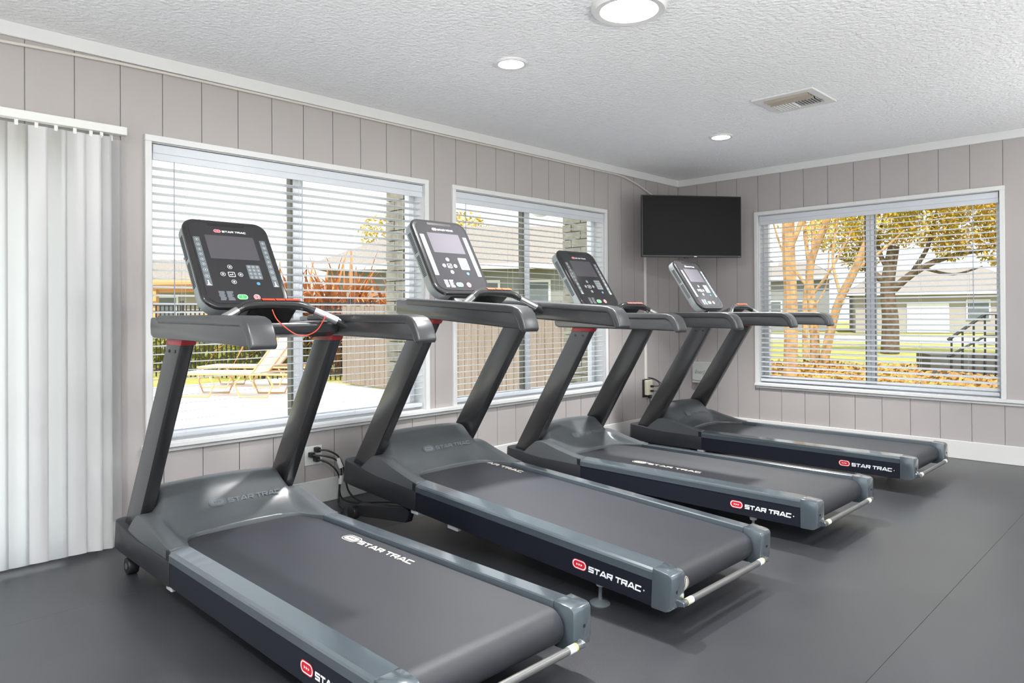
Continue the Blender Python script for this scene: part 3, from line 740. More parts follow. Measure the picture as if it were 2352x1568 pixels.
def b_chrome(s):
    def f(bm): tube(bm, [(1.207, s*.172, 1.170), (1.222, s*.215, 1.150), (1.239, s*.264, 1.126)], .0184, 14)
    return f
def b_barlabel(bm):
    p = [(1.174, 1.2192), (1.186, 1.2224), (1.197, 1.2202), (1.2035, 1.2145)]
    for (a, b), (c, d) in zip(p, p[1:]):
        for (y0, y1) in ((-.060, -.004), (.0, .040), (.044, .112)):
            bm.faces.new([bm.verts.new(q) for q in ((a, y0, b), (a, y1, b), (c, y1, d), (c, y0, d))])
def b_cross(bm): cyl(bm, (2.560, -.325, .112), (2.560, .325, .112), .0125, n=16)
def b_label(s):
    def f(bm): cyl(bm, (2.560, s*.262, .112), (2.560, s*.300, .112), .0131, n=16)
    return f
def b_labelband(s):
    def f(bm): cyl(bm, (2.560, s*.292, .112), (2.560, s*.2985, .112), .0134, n=16)
    return f
def b_bracket(s):
    def f(bm): prism(bm, [(2.52, .092), (2.556, .100), (2.575, .106), (2.572, .122), (2.55, .126), (2.52, .128)], 'y', min(s*.318, s*.335), max(s*.318, s*.335)); bevel(bm, .003, 1)
    return f
def b_bolt(s):
    def f(bm): cyl(bm, (2.5510, s*.352, .160), (2.5535, s*.352, .160), .0058, n=12)
    return f
def b_foot(s, dz):
    def f(bm):
        x, y = 2.19, s*.322
        lathe(bm, [(.040, dz), (.041, dz+.006), (.034, dz+.012), (.014, dz+.017), (.009, dz+.02), (.0085, dz+.03)], (x, y, 0), 24)
        cyl(bm, (x, y, dz+.02), (x, y, .10), .0075, n=12)
    return f
def b_sleeve(s):
    def f(bm): lathe(bm, [(.017, .060), (.0185, .064), (.0185, .088), (.017, .092)], (2.19, s*.322, 0), 20)
    return f
def b_wheel(s):
    def f(bm):
        a, b = (s*.375, s*.330)
        lat = [(.018, a), (.034, a), (.037, a-(a-b)*.12), (.037, b)]
        cyl(bm, (.525, a, .0375), (.525, b, .0375), .0368, n=28)
        bevel(bm, .004, 2, amin=60)
    return f
def b_hub(s):
    def f(bm): cyl(bm, (.525, s*.3765, .0375), (.525, s*.374, .0375), .014, n=16)
    return f
def b_wheelarm(s):
    def f(bm): box(bm, .49, .90, min(s*.322, s*.285), max(s*.322, s*.285), .030, .095); bevel(bm, .006, 2)
    return f
def b_tab(x):
    def f(bm): box(bm, x, x+.055, -.379, -.345, .070, .090); bevel(bm, .004, 2)
    return f
def b_clip(s):
    def f(bm): prism(bm, [(1.036, .190), (1.060, .190), (1.060, .226), (1.036, .228)], 'y', min(s*.376, s*.3850), max(s*.376, s*.3850))
    return f
def b_brandside(bm):
    brand(bm, (2.090, -.3822, .1265), (1, 0, 0), (0, 0, 1), .0214, slant=.10)
    f = bm.faces.new([bm.verts.new((2.4335+.0028*math.cos(2*math.pi*i/10), -.3826, .1365+.0028*math.sin(2*math.pi*i/10))) for i in range(10)])
def b_beltprint(x, y, h, badge=True):
    def f(bm): brand(bm, (x, y, .2131), (1, 0, 0), (0, 1, 0), h, slant=-.35, badge=badge, thin=True)
    return f
def b_hoodprint(bm):
    x0, x1 = .725, .765; z0, z1 = hood_z(x0, 0), hood_z(x1, 0)
    ey = Vector((x0-x1, 0, z0-z1)).normalized(); y0 = -.10; b2 = bmesh.new()
    brand(bm, (x1, y0, z1+.004), (0, 1, 0), ey, .022, slant=.1, thin=True)
def b_edge(bm):
    for (p, q) in (((.99, -.2885, .2134), (2.455, -.2885, .2134)),):
        bm.faces.new([bm.verts.new(v) for v in ((p[0], p[1], p[2]), (q[0], q[1], q[2]), (q[0], q[1]+.003, q[2]), (p[0], p[1]+.003, p[2]))])
    for i in range(10):
        a, b = R(90-12*i), R(90-12*(i+1)); r_ = .0592
        bm.faces.new([bm.verts.new((2.462+r_*math.cos(t), y, .1545+r_*math.sin(t))) for t, y in ((a, -.2885), (b, -.2885), (b, -.2855), (a, -.2855))])
def b_rollprint(bm):
    for k, (w, o_) in enumerate(((.020, 0), (.0165, 1), (.012, 0))):
        r_ = .0592+.0004*k; seg = 8; y = -.236
        for i in range(seg):
            t0, t1 = i/seg, (i+1)/seg
            def ww(t): return w*math.sqrt(max(0, 1-(1-t)**2)) if t < 1 else w
            a0 = R(24-58*t0-(3 if k else 0)*k); a1 = R(24-58*t1-(3 if k else 0)*k)
            f = bm.faces.new([bm.verts.new((2.462+r_*math.cos(a), y+q, .1545+r_*math.sin(a))) for a, q in ((a0, -ww(t0)-1e-4), (a1, -ww(t1)), (a1, ww(t1)), (a0, ww(t0)+1e-4))])
            f.material_index = 1 if o_ else 0

def treadmill(dx, yc, yaw, label, incline=0., belt=None, edge=False, extra=None):
    root = tag(empty('treadmill', (dx+X0, yc, 0), yaw), label, 'treadmill', 'row of four grey treadmills')
    if incline:
        px, pz = 2.45-X0, .088
        c, s = math.cos(incline), math.sin(incline)
        nx, nz = px*c+pz*s, -px*s+pz*c
        root.rotation_euler = (0, incline, yaw); root.location = (dx+X0+px-nx, yc, pz-nz)
    P = lambda *a, **k: part(*a, **k)
    P('base_pan', 'base', b_base, BASEP, root, smooth=True)
    hood = P('motor_hood', 'hood', b_hood, HOOD, root, smooth=True, angle=55)
    flat_part('brand_print', 'hoodprint', b_hoodprint, [PRINTG, PRINTG, HOOD], hood)
    P('deck', 'deck', b_deck, BLACK, root)
    blt = P('running_belt', 'belt', b_belt, BELT, root, smooth=True, angle=30)
    if belt: flat_part('belt_print', 'beltprint%s' % (belt,), b_beltprint(*belt), [PRINTB, PRINTB, BELT], blt)
    if edge: flat_part('edge_line', 'edge', b_edge, PRINTB, blt)
    for s, t in ((-1, 'n'), (1, 'f')):
        P('side_rail', 'rail'+t, b_rail(s), RAIL, root, smooth=True, angle=25)
        sp = P('side_panel', 'side'+t, b_side(s), NAVY, root)
        if s < 0: flat_part('brand_print', 'brandside', b_brandside, [PRINTW, REDB], sp)
        cp = P('end_cap', 'cap'+t, b_cap(s), RAIL, root, smooth=True)
        P('bolt', 'bolt'+t, b_bolt(s), BLACK, cp)
        P('crossbar_bracket', 'brk'+t, b_bracket(s), RAIL, cp)
        P('rail_clip', 'clip'+t, b_clip(s), BLACK, root)
        up = P('upright', 'upr'+t, b_upright(s), UPR, root, smooth=True)
        P('top_band', 'col'+t, b_topband(s), BANDRED, up, smooth=True)  # red band round the top of the upright
        for k in (0, 1):
            def bb(bm, s=s, k=k): cyl(bm, (1.005+.062*k, s*.3575, 1.012), (1.005+.062*k, s*.3605, 1.012), .0068, n=12)
            P('bolt', 'ub%s%d' % (t, k), bb, BLACK, up)
        hr = P('handrail', 'pod'+t, b_podbody(s), POD, root, smooth=True)
        P('grip_pad', 'grip'+t, b_grip(s), PAD, hr, smooth=True, angle=50)
        ft = P('levelling_foot', 'foot%s%d' % (t, 1 if incline else 0), b_foot(s, -.0145 if incline else 0), M('foot_grey', (.10, .115, .125), .35), root, smooth=True)
        P('sleeve', 'slv'+t, b_sleeve(s), M('foot_sleeve', '#b9bdbc', .4), ft, smooth=True)
        if not incline:
            P('lift_arm', 'warm'+t, b_wheelarm(s), BASEP, root)
            wh = P('transport_wheel', 'wheel'+t, b_wheel(s), BLACK, root, smooth=True)
            P('hub', 'hub'+t, b_hub(s), STEEL, wh, smooth=True)
    P('release_tab', 'tab', b_tab(1.02), M('tab_grey', '#b4b8ba', .4), root)
    P('rear_crossbar', 'cross', b_cross, M('crossbar_paint', (.20, .20, .195), .35, metal=.6), root, smooth=True)
    for s, t in ((-1, 'n'), (1, 'f')):
        lb = P('warning_label', 'lbl'+t, b_label(s), PRINTW, root, smooth=True)
        P('yellow_band', 'lbb'+t, b_labelband(s), YELLOW, lb, smooth=True)
    P('accessory_tray', 'tray', b_tray, POD, root, smooth=True)
    P('tray_lip', 'lip', b_lip, STEEL, root, smooth=True)
    P('console_mount', 'mount', b_mount, BLACK, root, smooth=True)
    c = P('console', 'console', b_console, CONS, root, smooth=True, angle=45)
    P('rear_shell', 'shell', b_shell, M('shell_grey', (.30, .33, .34), .35, metal=.2), c, smooth=True, angle=45)
    P('face_panel', 'face', b_face, FACE, c)
    P('screen', 'screen', b_screen, SCREEN, c)
    P('air_slot', 'slot', b_slot, BLACK, c)
    flat_part('brand_print', 'cbrand', lambda bm: brand(bm, CP(-.066, .087, .0012), CU, CV, .0098, slant=.12), [PRINTW, REDB], c)
    for s, t in ((-1, 'n'), (1, 'f')):
        P('key_strip', 'strip'+t, b_strip(s), KEYBG, c)
        for k in range(8):
            v = [.036, .008, -.019, -.046, -.074, -.101, -.133, -.167][k]
            flat_part('round_key', 'key%s%d' % (t, k), b_key(s*.154, v, .0075 if k < 6 else .0092), [KEYW, KEYD], c)
        tag(P('vent_grille', 'vents'+t, b_vents(s), BLACK, c), kind='stuff')
    P('keypad', 'keypad', b_keypad, KEYBG, c)
    for i in range(3):
        for j in range(4):
            flat_part('round_key', 'np%d%d' % (i, j), b_key(.049+.020*i, -.107-.0195*j, .0062), [KEYW, KEYD], c)
    for k, (u, v) in enumerate(((-.041, -.112), (-.041, -.194), (-.081, -.153), (-.001, -.153))):
        flat_part('arrow_key', 'arrow%d' % k, b_key(u, v, .0115), [KEYW, KEYD], c)
    flat_part('enter_key', 'enter', b_enter, KEYW, c)
    P('start_button', 'start', b_pill(-.023, -.276, .024, .0135), GREEN, c)
    flat_part('start_mark', 'startm', b_go, PRINTW, c)
    P('stop_button', 'stop', b_pill(.043, -.276, .0155, .0155), REDB, c)
    flat_part('stop_mark', 'stopm', b_stop, PRINTW, c)
    P('cooldown_button', 'cool', b_pill(.070, -.201, .0085, .0085), BLUE, c)
    flat_part('strip_icon', 'icons', b_icons, KEYW, c)
    tag(flat_part('warning_print', 'warn', b_warn, PRINTD, c), kind='stuff')
    hb = P('pulse_handlebar', 'bar', b_bar, CONS, root, smooth=True)
    P('bar_bracket', 'barmount', b_barmount, BLACK, hb, smooth=True)
    flat_part('red_label', 'barlabel', b_barlabel, ORANGE, hb)
    for s, t in ((-1, 'n'), (1, 'f')): P('pulse_grip', 'chrome'+t, b_chrome(s), CHROME, hb, smooth=True)
    return root
t1 = treadmill(-.06, -4.999, R(-.2), 'treadmill nearest the vertical blind, with a red safety cord on its handlebar', belt=(1.345, .214, .0312), edge=True)
t2 = treadmill(.0, -3.838, R(-.5), 'second treadmill from the vertical blind, its deck tipped up at the front', incline=R(3.05), belt=(.84, .232, .0312, False), edge=True)
t3 = treadmill(.0, -2.525, R(-.6), 'third treadmill from the vertical blind, in front of the second window', belt=(1.29, -.155, .0318))
t4 = treadmill(.03, -1.082, R(-.2), 'treadmill nearest the far wall, standing under the television')
# extras of single machines
cord = bmesh.new(); tube(cord, catmull([(1.205-X0, -.02, 1.176), (1.225-X0, -.005, 1.13), (1.24-X0, .06, 1.075), (1.245-X0, .11, 1.066), (1.245-X0, .16, 1.085), (1.24-X0, .195, 1.125), (1.238-X0, .21, 1.150)], 6), .0022, 8)
finish('safety_cord', cord, ORANGE, t1, smooth=True)
flat_part('roller_print', 'rollprint', b_rollprint, [PRINTB, BELT], [c for c in t2.children if c.name.startswith('running_belt')][0])
def b_tab2(bm): box(bm, 1.30, 1.375, -.372, -.345, .066, .090); bevel(bm, .004, 2)
part('release_tab', 'tab2', b_tab2, M('tab_grey', '#b4b8ba', .4), t2)
# lowered lift legs of the tipped machine (drawn level with the floor)
inv = (Matrix.Rotation(t2.rotation_euler.z, 4, 'Z')@Matrix.Rotation(t2.rotation_euler.y, 4, 'Y')).inverted()
for s in (-1, 1):
    bm = bmesh.new(); prism(bm, [(-.98, .018), (-.52, .070), (-.49, .135), (-.54, .150), (-.98, .085)], 'y', s*.320-.022, s*.320+.022); bevel(bm, .006, 2)
    bmesh.ops.translate(bm, verts=bm.verts, vec=(X0-t2.location.x, 0, -t2.location.z)); bmesh.ops.transform(bm, matrix=inv, verts=bm.verts)
    lg = finish('lift_leg', bm, BASEP, t2)
    bm = bmesh.new(); cyl(bm, (-.985, s*.375, .0405), (-.985, s*.338, .0405), .0400, n=28); bevel(bm, .005, 2, amin=60)
    bmesh.ops.translate(bm, verts=bm.verts, vec=(X0-t2.location.x, 0, -t2.location.z)); bmesh.ops.transform(bm, matrix=inv, verts=bm.verts)
    finish('transport_wheel', bm, BLACK, lg, smooth=True)

# ------------------------------------------------------------------ outside
GZ = -.10
bm = bmesh.new(); box(bm, -9.3, -.16, -14, .6, GZ-.1, GZ); tag(finish('patio_slab', bm, CONC), 'sunlit pale concrete patio outside the left windows', 'patio', kind='structure')
bm = bmesh.new(); box(bm, -60, 60, .6, 90, GZ-.12, GZ-.02); box(bm, -60, -9.3, -30, .6, GZ-.12, GZ-.02); tag(finish('lawn', bm, LAWN), 'yellow green lawn outside the far window', 'lawn', kind='structure')
bm = bmesh.new(); box(bm, XR+.15, 40, -30, .6, GZ-.12, GZ-.02); box(bm, -.16, XR+.15, -30, YB-.15, GZ-.12, GZ-.02); tag(finish('paving', bm, CONC), 'pale paving on the other side of the building', 'paving', kind='structure')
bm = bmesh.new(); box(bm, -60, 60, 24.5, 31.5, GZ-.05, GZ+.01); tag(finish('street', bm, ASPH), 'pale street beyond the lawn', 'street', kind='structure')
bm = bmesh.new(); box(bm, -.40, XR+.25, YB-.25, .5, ZC+.14, ZC+.30); tag(finish('roof_slab', bm, TRIM), 'flat roof with eaves over the room', 'roof', kind='structure')

# brick piers flanking the right side of each left window
for i, (y0, y1, lb) in enumerate(((-3.250, -3.02, 'rough brick pier outside the first window'), (-1.200, -.95, 'rough brick pier outside the second window'))):
    bm = bmesh.new(); box(bm, -.52, -.162, y0+.02, y1-.02, GZ, 2.60)
    pier = tag(finish('trim_%d' % (5+i), bm, M('pier_mortar', '#aaa493', .95)), lb, 'pier', kind='structure')
    rnd = random.Random(i); z = GZ; row = 0
    while z < 2.58:
        xa = -.53; off = .11 if row % 2 else 0
        x = xa
        while x < -.165:
            L = .22-(off if x == xa else 0); xe = min(x+L, -.165)
            if xe-x > .03:
                bm = bmesh.new(); d = rnd.uniform(0, .010)
                box(bm, x+.004, xe-.004, y0-d, y1+d, z+.004, min(z+.071, 2.6)); finish('brick', bm, BRICK, pier)
            x = xe
        z += .075; row += 1

# pool fence of iron pickets
def picket_fence(a, b, h, label, gap=.105):
    a, b = Vector(a), Vector(b); d = b-a; L = d.length; n = int(L/gap); e = d.normalized()
    root = tag(empty('picket_fence', tuple(a)), label, 'fence')
    bm = bmesh.new()
    for i in range(n):
        p = e*(gap*i); cyl(bm, (p.x, p.y, 0), (p.x, p.y, h), .015, n=4, cap=False)
    tag(finish('pickets', bm, IRON, root), kind='stuff')
    for z in (.12, h-.16, h-.03):
        bm = bmesh.new(); cyl(bm, (0, 0, z), (d.x, d.y, z), .018, n=4); finish('fence_rail', bm, IRON, root)
    for i in range(0, n+1, 18):
        p = e*(gap*i); bm = bmesh.new(); box(bm, p.x-.03, p.x+.03, p.y-.03, p.y+.03, 0, h+.05); finish('fence_post', bm, IRON, root)
picket_fence((-16.0, -3.6, GZ), (-7.3, 1.35, GZ), 1.50, 'black iron picket fence behind the loungers')
# board fence seen past the loungers and through the second window
wf_ = tag(empty('board_fence', (-7.1, .48, GZ)), 'weathered board fence running out from the building corner', 'fence')
x = 0; rnd = random.Random(11)
while x < 6.3:
    bm = bmesh.new(); h = 1.40+rnd.uniform(-.012, .012); box(bm, x+.005, x+.135, -.010-rnd.uniform(0, .006), .010, .04, h); finish('fence_board', bm, WOODF, wf_); x += .142
for z in (.25, 1.15):
    bm = bmesh.new(); box(bm, 0, 6.3, .012, .05, z, z+.08); finish('fence_rail', bm, WOODF, wf_)

def lounger(loc, rz, label, back):
    root = tag(empty('pool_lounger', loc, rz), label, 'lounger', 'tan pool loungers on the patio')
    for s in (-1, 1):
        bm = bmesh.new(); tube(bm, [(0, s*.30, .36), (1.25, s*.30, .36), (1.95, s*.30, .36)], .018, 8); finish('side_tube', bm, TAN, root, smooth=True)
        for x0 in (.12, 1.05):
            bm = bmesh.new(); tube(bm, [(x0, s*.28, .36), (x0-.10, s*.30, .20), (x0-.02, s*.30, .02), (x0+.42, s*.30, .02), (x0+.50, s*.30, .20), (x0+.40, s*.28, .36)], .016, 8); finish('leg', bm, TAN, root, smooth=True)
    bm = bmesh.new(); box(bm, .03, 1.22, -.29, .29, .365, .378); finish('seat_sling', bm, SLING, root)
    a = R(back); c, s = math.cos(a)*.74, math.sin(a)*.74
    bm = bmesh.new(); prism(bm, [(1.22, .37), (1.22+c, .37+s), (1.22+c-.008, .37+s+.012), (1.212, .382)], 'y', -.29, .29); finish('back_sling', bm, SLING, root)
    bm = bmesh.new(); tube(bm, [(1.22, -.30, .37), (1.22+c, -.30, .37+s), (1.22+c, .30, .37+s), (1.22, .30, .37)], .017, 8); finish('back_frame', bm, TAN, root, smooth=True)
lounger((-7.55, -2.05, GZ), R(38), 'tan framed lounger with its back raised, nearest the windows', 52)
lounger((-8.75, -1.25, GZ), R(38), 'tan framed lounger standing behind the nearest one', 48)

def leaf_cloud(bm, c, rad, n, size, rnd, squash=1.0, shell=.35):
    c = Vector(c)
    for _ in range(n):
        while True:
            v = Vector((rnd.uniform(-1, 1), rnd.uniform(-1, 1), rnd.uniform(-1, 1)))
            if shell < v.length < 1: break
        p = c+Vector((v.x*rad, v.y*rad, v.z*rad*squash)); a = Vector((rnd.gauss(0, 1), rnd.gauss(0, 1), rnd.gauss(0, 1))).normalized(); b = a.orthogonal().normalized()
        s = size*rnd.uniform(.6, 1.3)
        bm.faces.new([bm.verts.new(q) for q in (p-a*s, p+b*s*.45, p+a*s, p-b*s*.45)])
def tree(name, loc, limbs, clouds, bark, leaf, label, nleaf, size, seed, squash=.7, group='trees outside'):
    rnd = random.Random(seed); root = tag(empty(name, loc), label, 'tree', group)
    for k, (pts, r0, r1) in enumerate(limbs):
        bm = bmesh.new(); p = catmull(pts, 5); tube(bm, p, r0, 10, [r0+(r1-r0)*i/(len(p)-1) for i in range(len(p))])
        finish('trunk' if k == 0 else 'limb', bm, bark, root, smooth=True)
    bm = bmesh.new()
    for (c, rad) in clouds: leaf_cloud(bm, c, rad, int(nleaf*rad*rad), size, rnd, squash)
    tag(finish('foliage', bm, leaf, root), kind='stuff')
    return root
# far window: pale barked trees on the left, oak on the right
tree('pale_tree', (-1.30, 5.7, GZ), [([(0, 0, 0), (.02, .02, 1.2), (-.03, .05, 2.6), (.03, 0, 4.4)], .12, .10), ([(0, 0, 2.3), (.22, .1, 3.0), (.30, .2, 4.4)], .05, .035)],
     [((.1, .3, 4.6), 1.4), ((-.9, .6, 4.3), 1.1)], BARK, LEAFY, 'single pale trunked tree at the left of the far window', 420, .06, 21)
tree('forked_tree', (-2.25, 9.2, GZ), [([(0, 0, 0), (-.02, 0, 1.0), (-.12, .05, 2.2), (.25, .05, 3.2), (.75, .1, 4.6)], .11, .06), ([(.15, 0, .0), (.45, 0, 1.3), (.85, .05, 2.2), (1.15, .1, 3.1), (1.2, .15, 4.5)], .10, .06), ([(-.1, .05, 2.0), (-.25, .1, 3.2), (-.2, .1, 4.3)], .05, .03), ([(.6, 0, 1.4), (.35, .1, 2.4), (.5, .2, 3.6)], .04, .02), ([(.8, .05, 2.1), (1.3, .2, 2.5), (1.7, .3, 2.9)], .04, .015)],
     [((.6, .4, 4.4), 1.4), ((2.1, .5, 4.0), 1.0), ((1.2, .3, 3.4), .5)], BARK, LEAFY, 'forked tan tree with leaning limbs in the left pane of the far window', 330, .06, 22)
tree('oak_tree', (-3.0, 16.7, GZ), [([(0, 0, 0), (.02, 0, 1.0), (-.05, 0, 2.0), (.1, .1, 3.2)], .26, .16), ([(0, 0, 1.8), (.7, 0, 2.4), (1.5, .2, 2.8), (2.6, .4, 3.0)], .13, .05), ([(0, 0, 2.0), (-.7, 0, 2.6), (-1.6, .2, 3.0)], .12, .05), ([(.5, 0, 2.2), (1.0, .1, 3.1), (1.2, .1, 4.0)], .08, .04), ([(.9, .1, 2.5), (1.6, .3, 2.3), (2.3, .4, 2.5)], .05, .02), ([(0, 0, 2.4), (-.3, 0, 3.2), (-.2, .1, 4.0)], .08, .04)],
     [((-.3, .2, 3.9), 1.1), ((.9, .3, 3.8), 1.1), ((-1.6, .2, 3.8), 1.0), ((2.0, .5, 3.7), 1.1), ((3.1, .6, 3.8), 1.1), ((2.7, .4, 2.9), .6), ((1.6, .2, 3.0), .5), ((-.9, .2, 2.9), .6), ((.4, 0, 5.0), 1.4), ((2.4, 0, 5.0), 1.4)], BARK2, LEAFY, 'broad oak with dark trunk in the right pane of the far window', 1150, .072, 23)
tree('slim_oak', (.35, 22.6, GZ), [([(0, 0, 0), (-.1, 0, 1.2), (-.4, 0, 2.2), (-.2, .1, 3.4)], .15, .08), ([(-.3, 0, 1.6), (.4, 0, 2.2), (1.3, 0, 2.6), (2.4, .1, 3.0)], .09, .04)],
     [((-.2, .2, 4.1), 1.2), ((1.6, .2, 3.9), 1.2), ((2.6, 0, 3.0), .7), ((3.4, 0, 4.0), 1.3)], BARK2, LEAFG, 'slim leaning oak behind the broad oak', 800, .08, 24)
tree('twig_tree', (-4.0, 13.0, GZ), [([(0, 0, 0), (0, 0, 1.6), (.2, .05, 3.0), (.1, .1, 4.4)], .09, .04), ([(.1, 0, 1.6), (.7, 0, 2.4), (1.2, .1, 3.4)], .05, .02), ([(0, 0, 2.0), (-.6, 0, 2.9), (-.9, 0, 3.8)], .05, .02), ([(.1, 0, 1.2), (.5, .1, 1.9), (.6, .1, 2.9)], .03, .015)],
     [((.1, 0, 4.2), 1.3)], BARK, LEAFY, 'thin twiggy tree behind the pale trunk', 200, .06, 25)
# leaf covered bed under the far window
rnd = random.Random(5); bm = bmesh.new()
for _ in range(15000):
    x = rnd.uniform(-5.5, 5.5); y = .9+9.2*rnd.random()**1.1; h = .10+.14*abs(math.sin(x*1.7+y*.9))*(1 if y < 7 else .6)
    p = Vector((x, y, GZ+rnd.uniform(0, h))); a = Vector((rnd.gauss(0, 1), rnd.gauss(0, 1), rnd.gauss(0, .5))).normalized(); b = a.orthogonal().normalized(); s = rnd.uniform(.03, .075)
    bm.faces.new([bm.verts.new(q) for q in (p-a*s, p+b*s*.5, p+a*s, p-b*s*.5)])
tag(finish('leaf_bed', bm, LITTER), 'bed of fallen orange and brown leaves under the far window', 'leaf litter', kind='stuff')
# houses
def house(loc, rz, w, d, h, roofh, wall, label, windows, garage=None, eave=.5):
    root = tag(empty('house', loc, rz), label, 'building')
    bm = bmesh.new(); box(bm, -w/2, w/2, 0, d, 0, h); finish('wall', bm, wall, root)
    bm = bmesh.new(); prism(bm, [(-w/2-eave, h-.05), (w/2+eave, h-.05), (w/2+eave, h+.05), (w*.32, h+roofh), (-w*.32, h+roofh), (-w/2-eave, h+.05)], 'y', -eave, d+eave); 
    for v in bm.verts:
        if v.co.z > h+roofh-.01: v.co.y = d/2+(v.co.y-d/2)*.15
    finish('roof', bm, SHING, root)
    bm = bmesh.new(); box(bm, -w/2-eave-.03, w/2+eave+.03, -eave-.03, -eave, h-.12, h+.06); finish('fascia', bm, TRIM, root)
    for (x0, x1, z0, z1) in windows:
        bm = bmesh.new(); box(bm, x0-.08, x1+.08, -.05, 0, z0-.08, z1+.08); f = finish('window', bm, TRIM, root)
        bm = bmesh.new(); box(bm, x0, x1, -.06, -.045, z0, z1); finish('pane', bm, DKGLASS, f)
    if garage:
        x0, x1, z1 = garage; bm = bmesh.new(); box(bm, x0, x1, -.06, 0, .02, z1); g = finish('garage_door', bm, WHITE, root)
        for k in range(1, 4):
            bm = bmesh.new(); box(bm, x0, x1, -.07, -.06, k*z1/4-.01, k*z1/4+.01); finish('door_joint', bm, M('joint_grey', '#a8a8a6', .6), g)
    return root
house((-12.2, 11.4, GZ), R(45), 14.5, 8, 2.85, 1.75, SIDING, 'grey roofed house seen through the second window', [(-4.9, -3.6, .7, 2.1), (-2.5, -1.5, .1, 2.3), (-.7, .2, .1, 2.3), (1.9, 2.7, .1, 2.3), (3.6, 4.6, .7, 2.1)])
house((-23.4, 3.3, GZ), R(68), 3.6, 3.2, 2.3, 1.1, SIDING2, 'small pool hut behind the fence at the left of the first window', [(-.9, .3, .9, 1.9)], eave=.4)
house((-7.2, 39.3, GZ), R(22), 8.5, 7, 2.3, 1.5, SIDING2, 'pale house with white garage door across the street', [(1.4, 2.4, .8, 1.8), (2.9, 3.7, .8, 1.8)], (-1.6, .5, 1.75))
house((-15.4, 38.6, GZ), R(30), 4.6, 6, 3.4, 1.2, SIDING, 'grey house further left across the street', [(-1.6, -.6, .8, 1.9), (.4, 1.4, .8, 1.9)])
house((4.2, 44.0, GZ), R(6), 11, 7, 2.5, 1.5, SIDING2, 'low house at the right end across the street', [(-4.4, -3.2, .8, 1.9), (-2.0, -.4, .8, 1.9)])
# parked van and hedge seen in the gap of the trees
# pergola at the far left
pg = tag(empty('pergola', (-16.6, 1.2, GZ), R(35)), 'brown timber pergola behind the picket fence', 'pergola')
for x0 in (-1.6, 1.6):
    for y0 in (-1.2, 1.2):
        bm = bmesh.new(); box(bm, x0-.07, x0+.07, y0-.07, y0+.07, 0, 2.1); finish('post', bm, TAN, pg)
for k in range(9):
    bm = bmesh.new(); box(bm, -1.9, 1.9, -1.45+k*.36-.03, -1.45+k*.36+.03, 2.1, 2.22); finish('rafter', bm, TAN, pg)
for y0 in (-1.25, 1.25):
    bm = bmesh.new(); box(bm, -1.9, 1.9, y0-.05, y0+.05, 1.94, 2.1); finish('beam', bm, TAN, pg)
# dry banana fronds behind the fence
def frond_plant(loc, h, n, label, seed, mat):
    rnd = random.Random(seed); root = tag(empty('dry_plant', loc), label, 'plant', 'dry brown plants behind the picket fence')
    bm = bmesh.new()
    for k in range(n):
        a = rnd.uniform(0, 2*math.pi); L = h*rnd.uniform(.5, 1.0); w = .030*rnd.uniform(.6, 1.5); out = rnd.uniform(.25, .75)
        prev = None; side = Vector((-math.sin(a), math.cos(a), 0))
        base = Vector((rnd.uniform(-.4, .4), rnd.uniform(-.4, .4), rnd.uniform(0, h*.35)))
        for i in range(7):
            t = i/6; p = base+Vector((math.cos(a)*out*t*L, math.sin(a)*out*t*L, L*(1.1*t-1.0*t*t*out*1.4))); ww = w*math.sin(math.pi*min(.97, .12+.88*t))
            cur = (bm.verts.new(p-side*ww), bm.verts.new(p+side*ww))
            if prev: bm.faces.new((prev[0], prev[1], cur[1], cur[0]))
            prev = cur
    tag(finish('fronds', bm, mat, root), kind='stuff')
    bm = bmesh.new(); cyl(bm, (0, 0, 0), (0, 0, h*.6), .09, .06, n=10); finish('stem', bm, BARK, root, smooth=True)
frond_plant((-10.6, 1.35, GZ), 2.7, 420, 'tall dry frond clump left of the first window mullion gap', 31, DRYL)
frond_plant((-9.6, 2.0, GZ), 2.7, 420, 'tall dry frond clump in the middle behind the fence', 32, DRYL)
frond_plant((-8.8, 2.7, GZ), 2.2, 380, 'lower dry frond clump at the right behind the fence', 33, DRYL)
frond_plant((-8.3, 2.1, GZ), 1.5, 340, 'short dry frond clump nearest the board fence', 34, DRYL)
tree('yellow_tree', (-25.5, 14.6, GZ), [([(0, 0, 0), (0, 0, 2), (.2, 0, 4)], .2, .1)], [((0, 0, 5.2), 1.5), ((1.4, 1.4, 4.9), 1.2)], BARK2, LEAFY, 'yellow treetop above the house roof in the first window', 330, .10, 41)
tree('green_tree', (-31.0, 6.8, GZ), [([(0, 0, 0), (0, 0, 2), (.2, 0, 4)], .2, .1)], [((.6, .5, 5.2), .9)], BARK2, LEAFG, 'green treetop at the upper left of the first window', 330, .10, 42)
tree('bright_tree', (-24.0, 18.3, GZ), [([(0, 0, 0), (0, 0, 2), (.2, 0, 4)], .2, .1)], [((0, 0, 5.6), 1.4)], BARK2, LEAFY, 'bright yellow treetop at the upper left of the second window', 330, .10, 43)
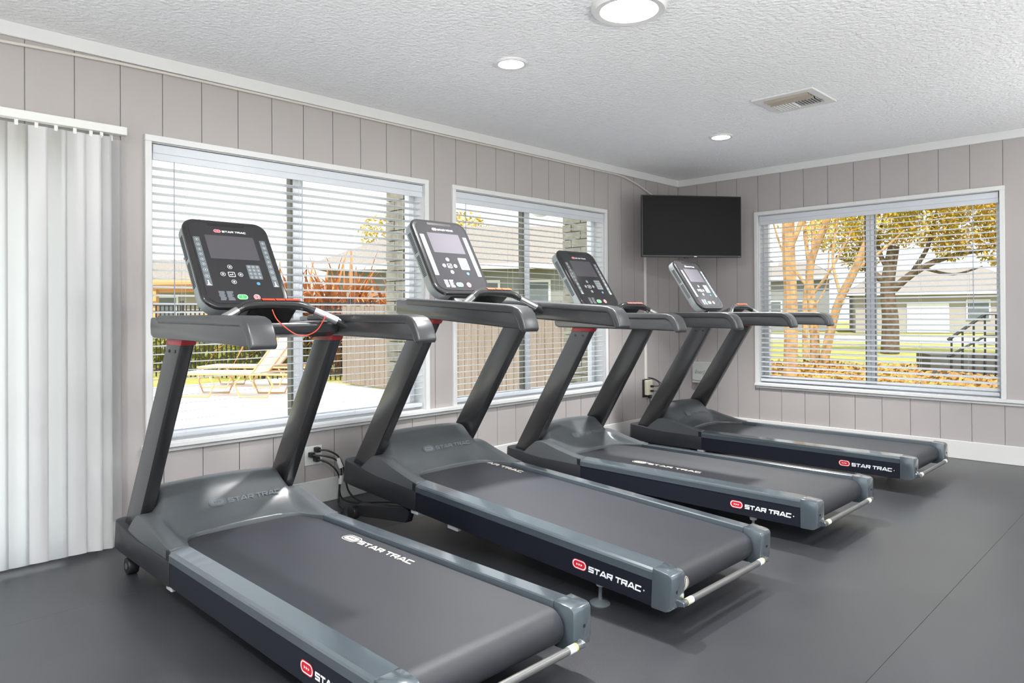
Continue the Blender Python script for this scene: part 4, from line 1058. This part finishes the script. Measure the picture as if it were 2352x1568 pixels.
# green shrubs behind the iron fence, at the foot of the loungers
for i, (x, y, s) in enumerate(((-12.4, .2, .75), (-11.3, .9, .8), (-13.6, -.6, .7), (-10.3, 1.2, .6))):
    rnd = random.Random(60+i); bm = bmesh.new(); leaf_cloud(bm, (0, 0, .5), s, 900, .09, rnd, .75, .1)
    lb = ['green shrub behind the raised lounger back', 'green shrub right of the lounger, behind the fence', 'green shrub at the left end behind the fence', 'green shrub close to the window mullion, behind the fence'][i]
    sh = tag(empty('shrub', (x, y, GZ)), lb, 'shrub', 'green shrubs behind the picket fence')
    tag(finish('foliage', bm, LEAFG, sh), kind='stuff')
    bm = bmesh.new(); cyl(bm, (0, 0, 0), (0, 0, .5), .04, .02, n=8); finish('stem', bm, BARK2, sh)
# flood lamp under the eave outside the second window
fl = tag(empty('flood_lamp', (-.31, -1.76, 2.06)), 'white flood lamp under the eave outside the second window', 'outdoor lamp')
bm = bmesh.new(); lathe(bm, [(.035, .07), (.07, .04), (.08, .0), (.075, -.03), (.04, -.05)], (0, 0, 0), 20); finish('lamp_head', bm, WHITE, fl, smooth=True)
bm = bmesh.new(); cyl(bm, (0, 0, .08), (0, 0, ZC+.14-2.06), .02, n=10); finish('stem', bm, WHITE, fl)
# ramp rail at the right of the far window
rr = tag(empty('ramp_railing', (.45, 8.45, GZ), R(30)), 'dark stepped ramp railing at the lower right of the far window', 'railing')
bm = bmesh.new(); tube(bm, [(0, 0, .72), (.62, 0, 1.20), (2.2, 0, 1.24)], .03, 8); finish('top_rail', bm, IRON, rr)
bm = bmesh.new(); tube(bm, [(0, 0, .42), (.62, 0, .80), (2.2, 0, .82)], .022, 8); finish('lower_rail', bm, IRON, rr)
bm = bmesh.new(); box(bm, -.28, 2.2, .02, .9, 0, .45); finish('landing', bm, M('landing_boards', '#4a4743', .8), rr)
for k in range(12):
    x = .18*k+.06; z = interp(x, [(0, .74), (.62, 1.20), (2.2, 1.24)]); bm = bmesh.new(); cyl(bm, (x, 0, 0), (x, 0, z), .018, n=8); finish('baluster', bm, IRON, rr)
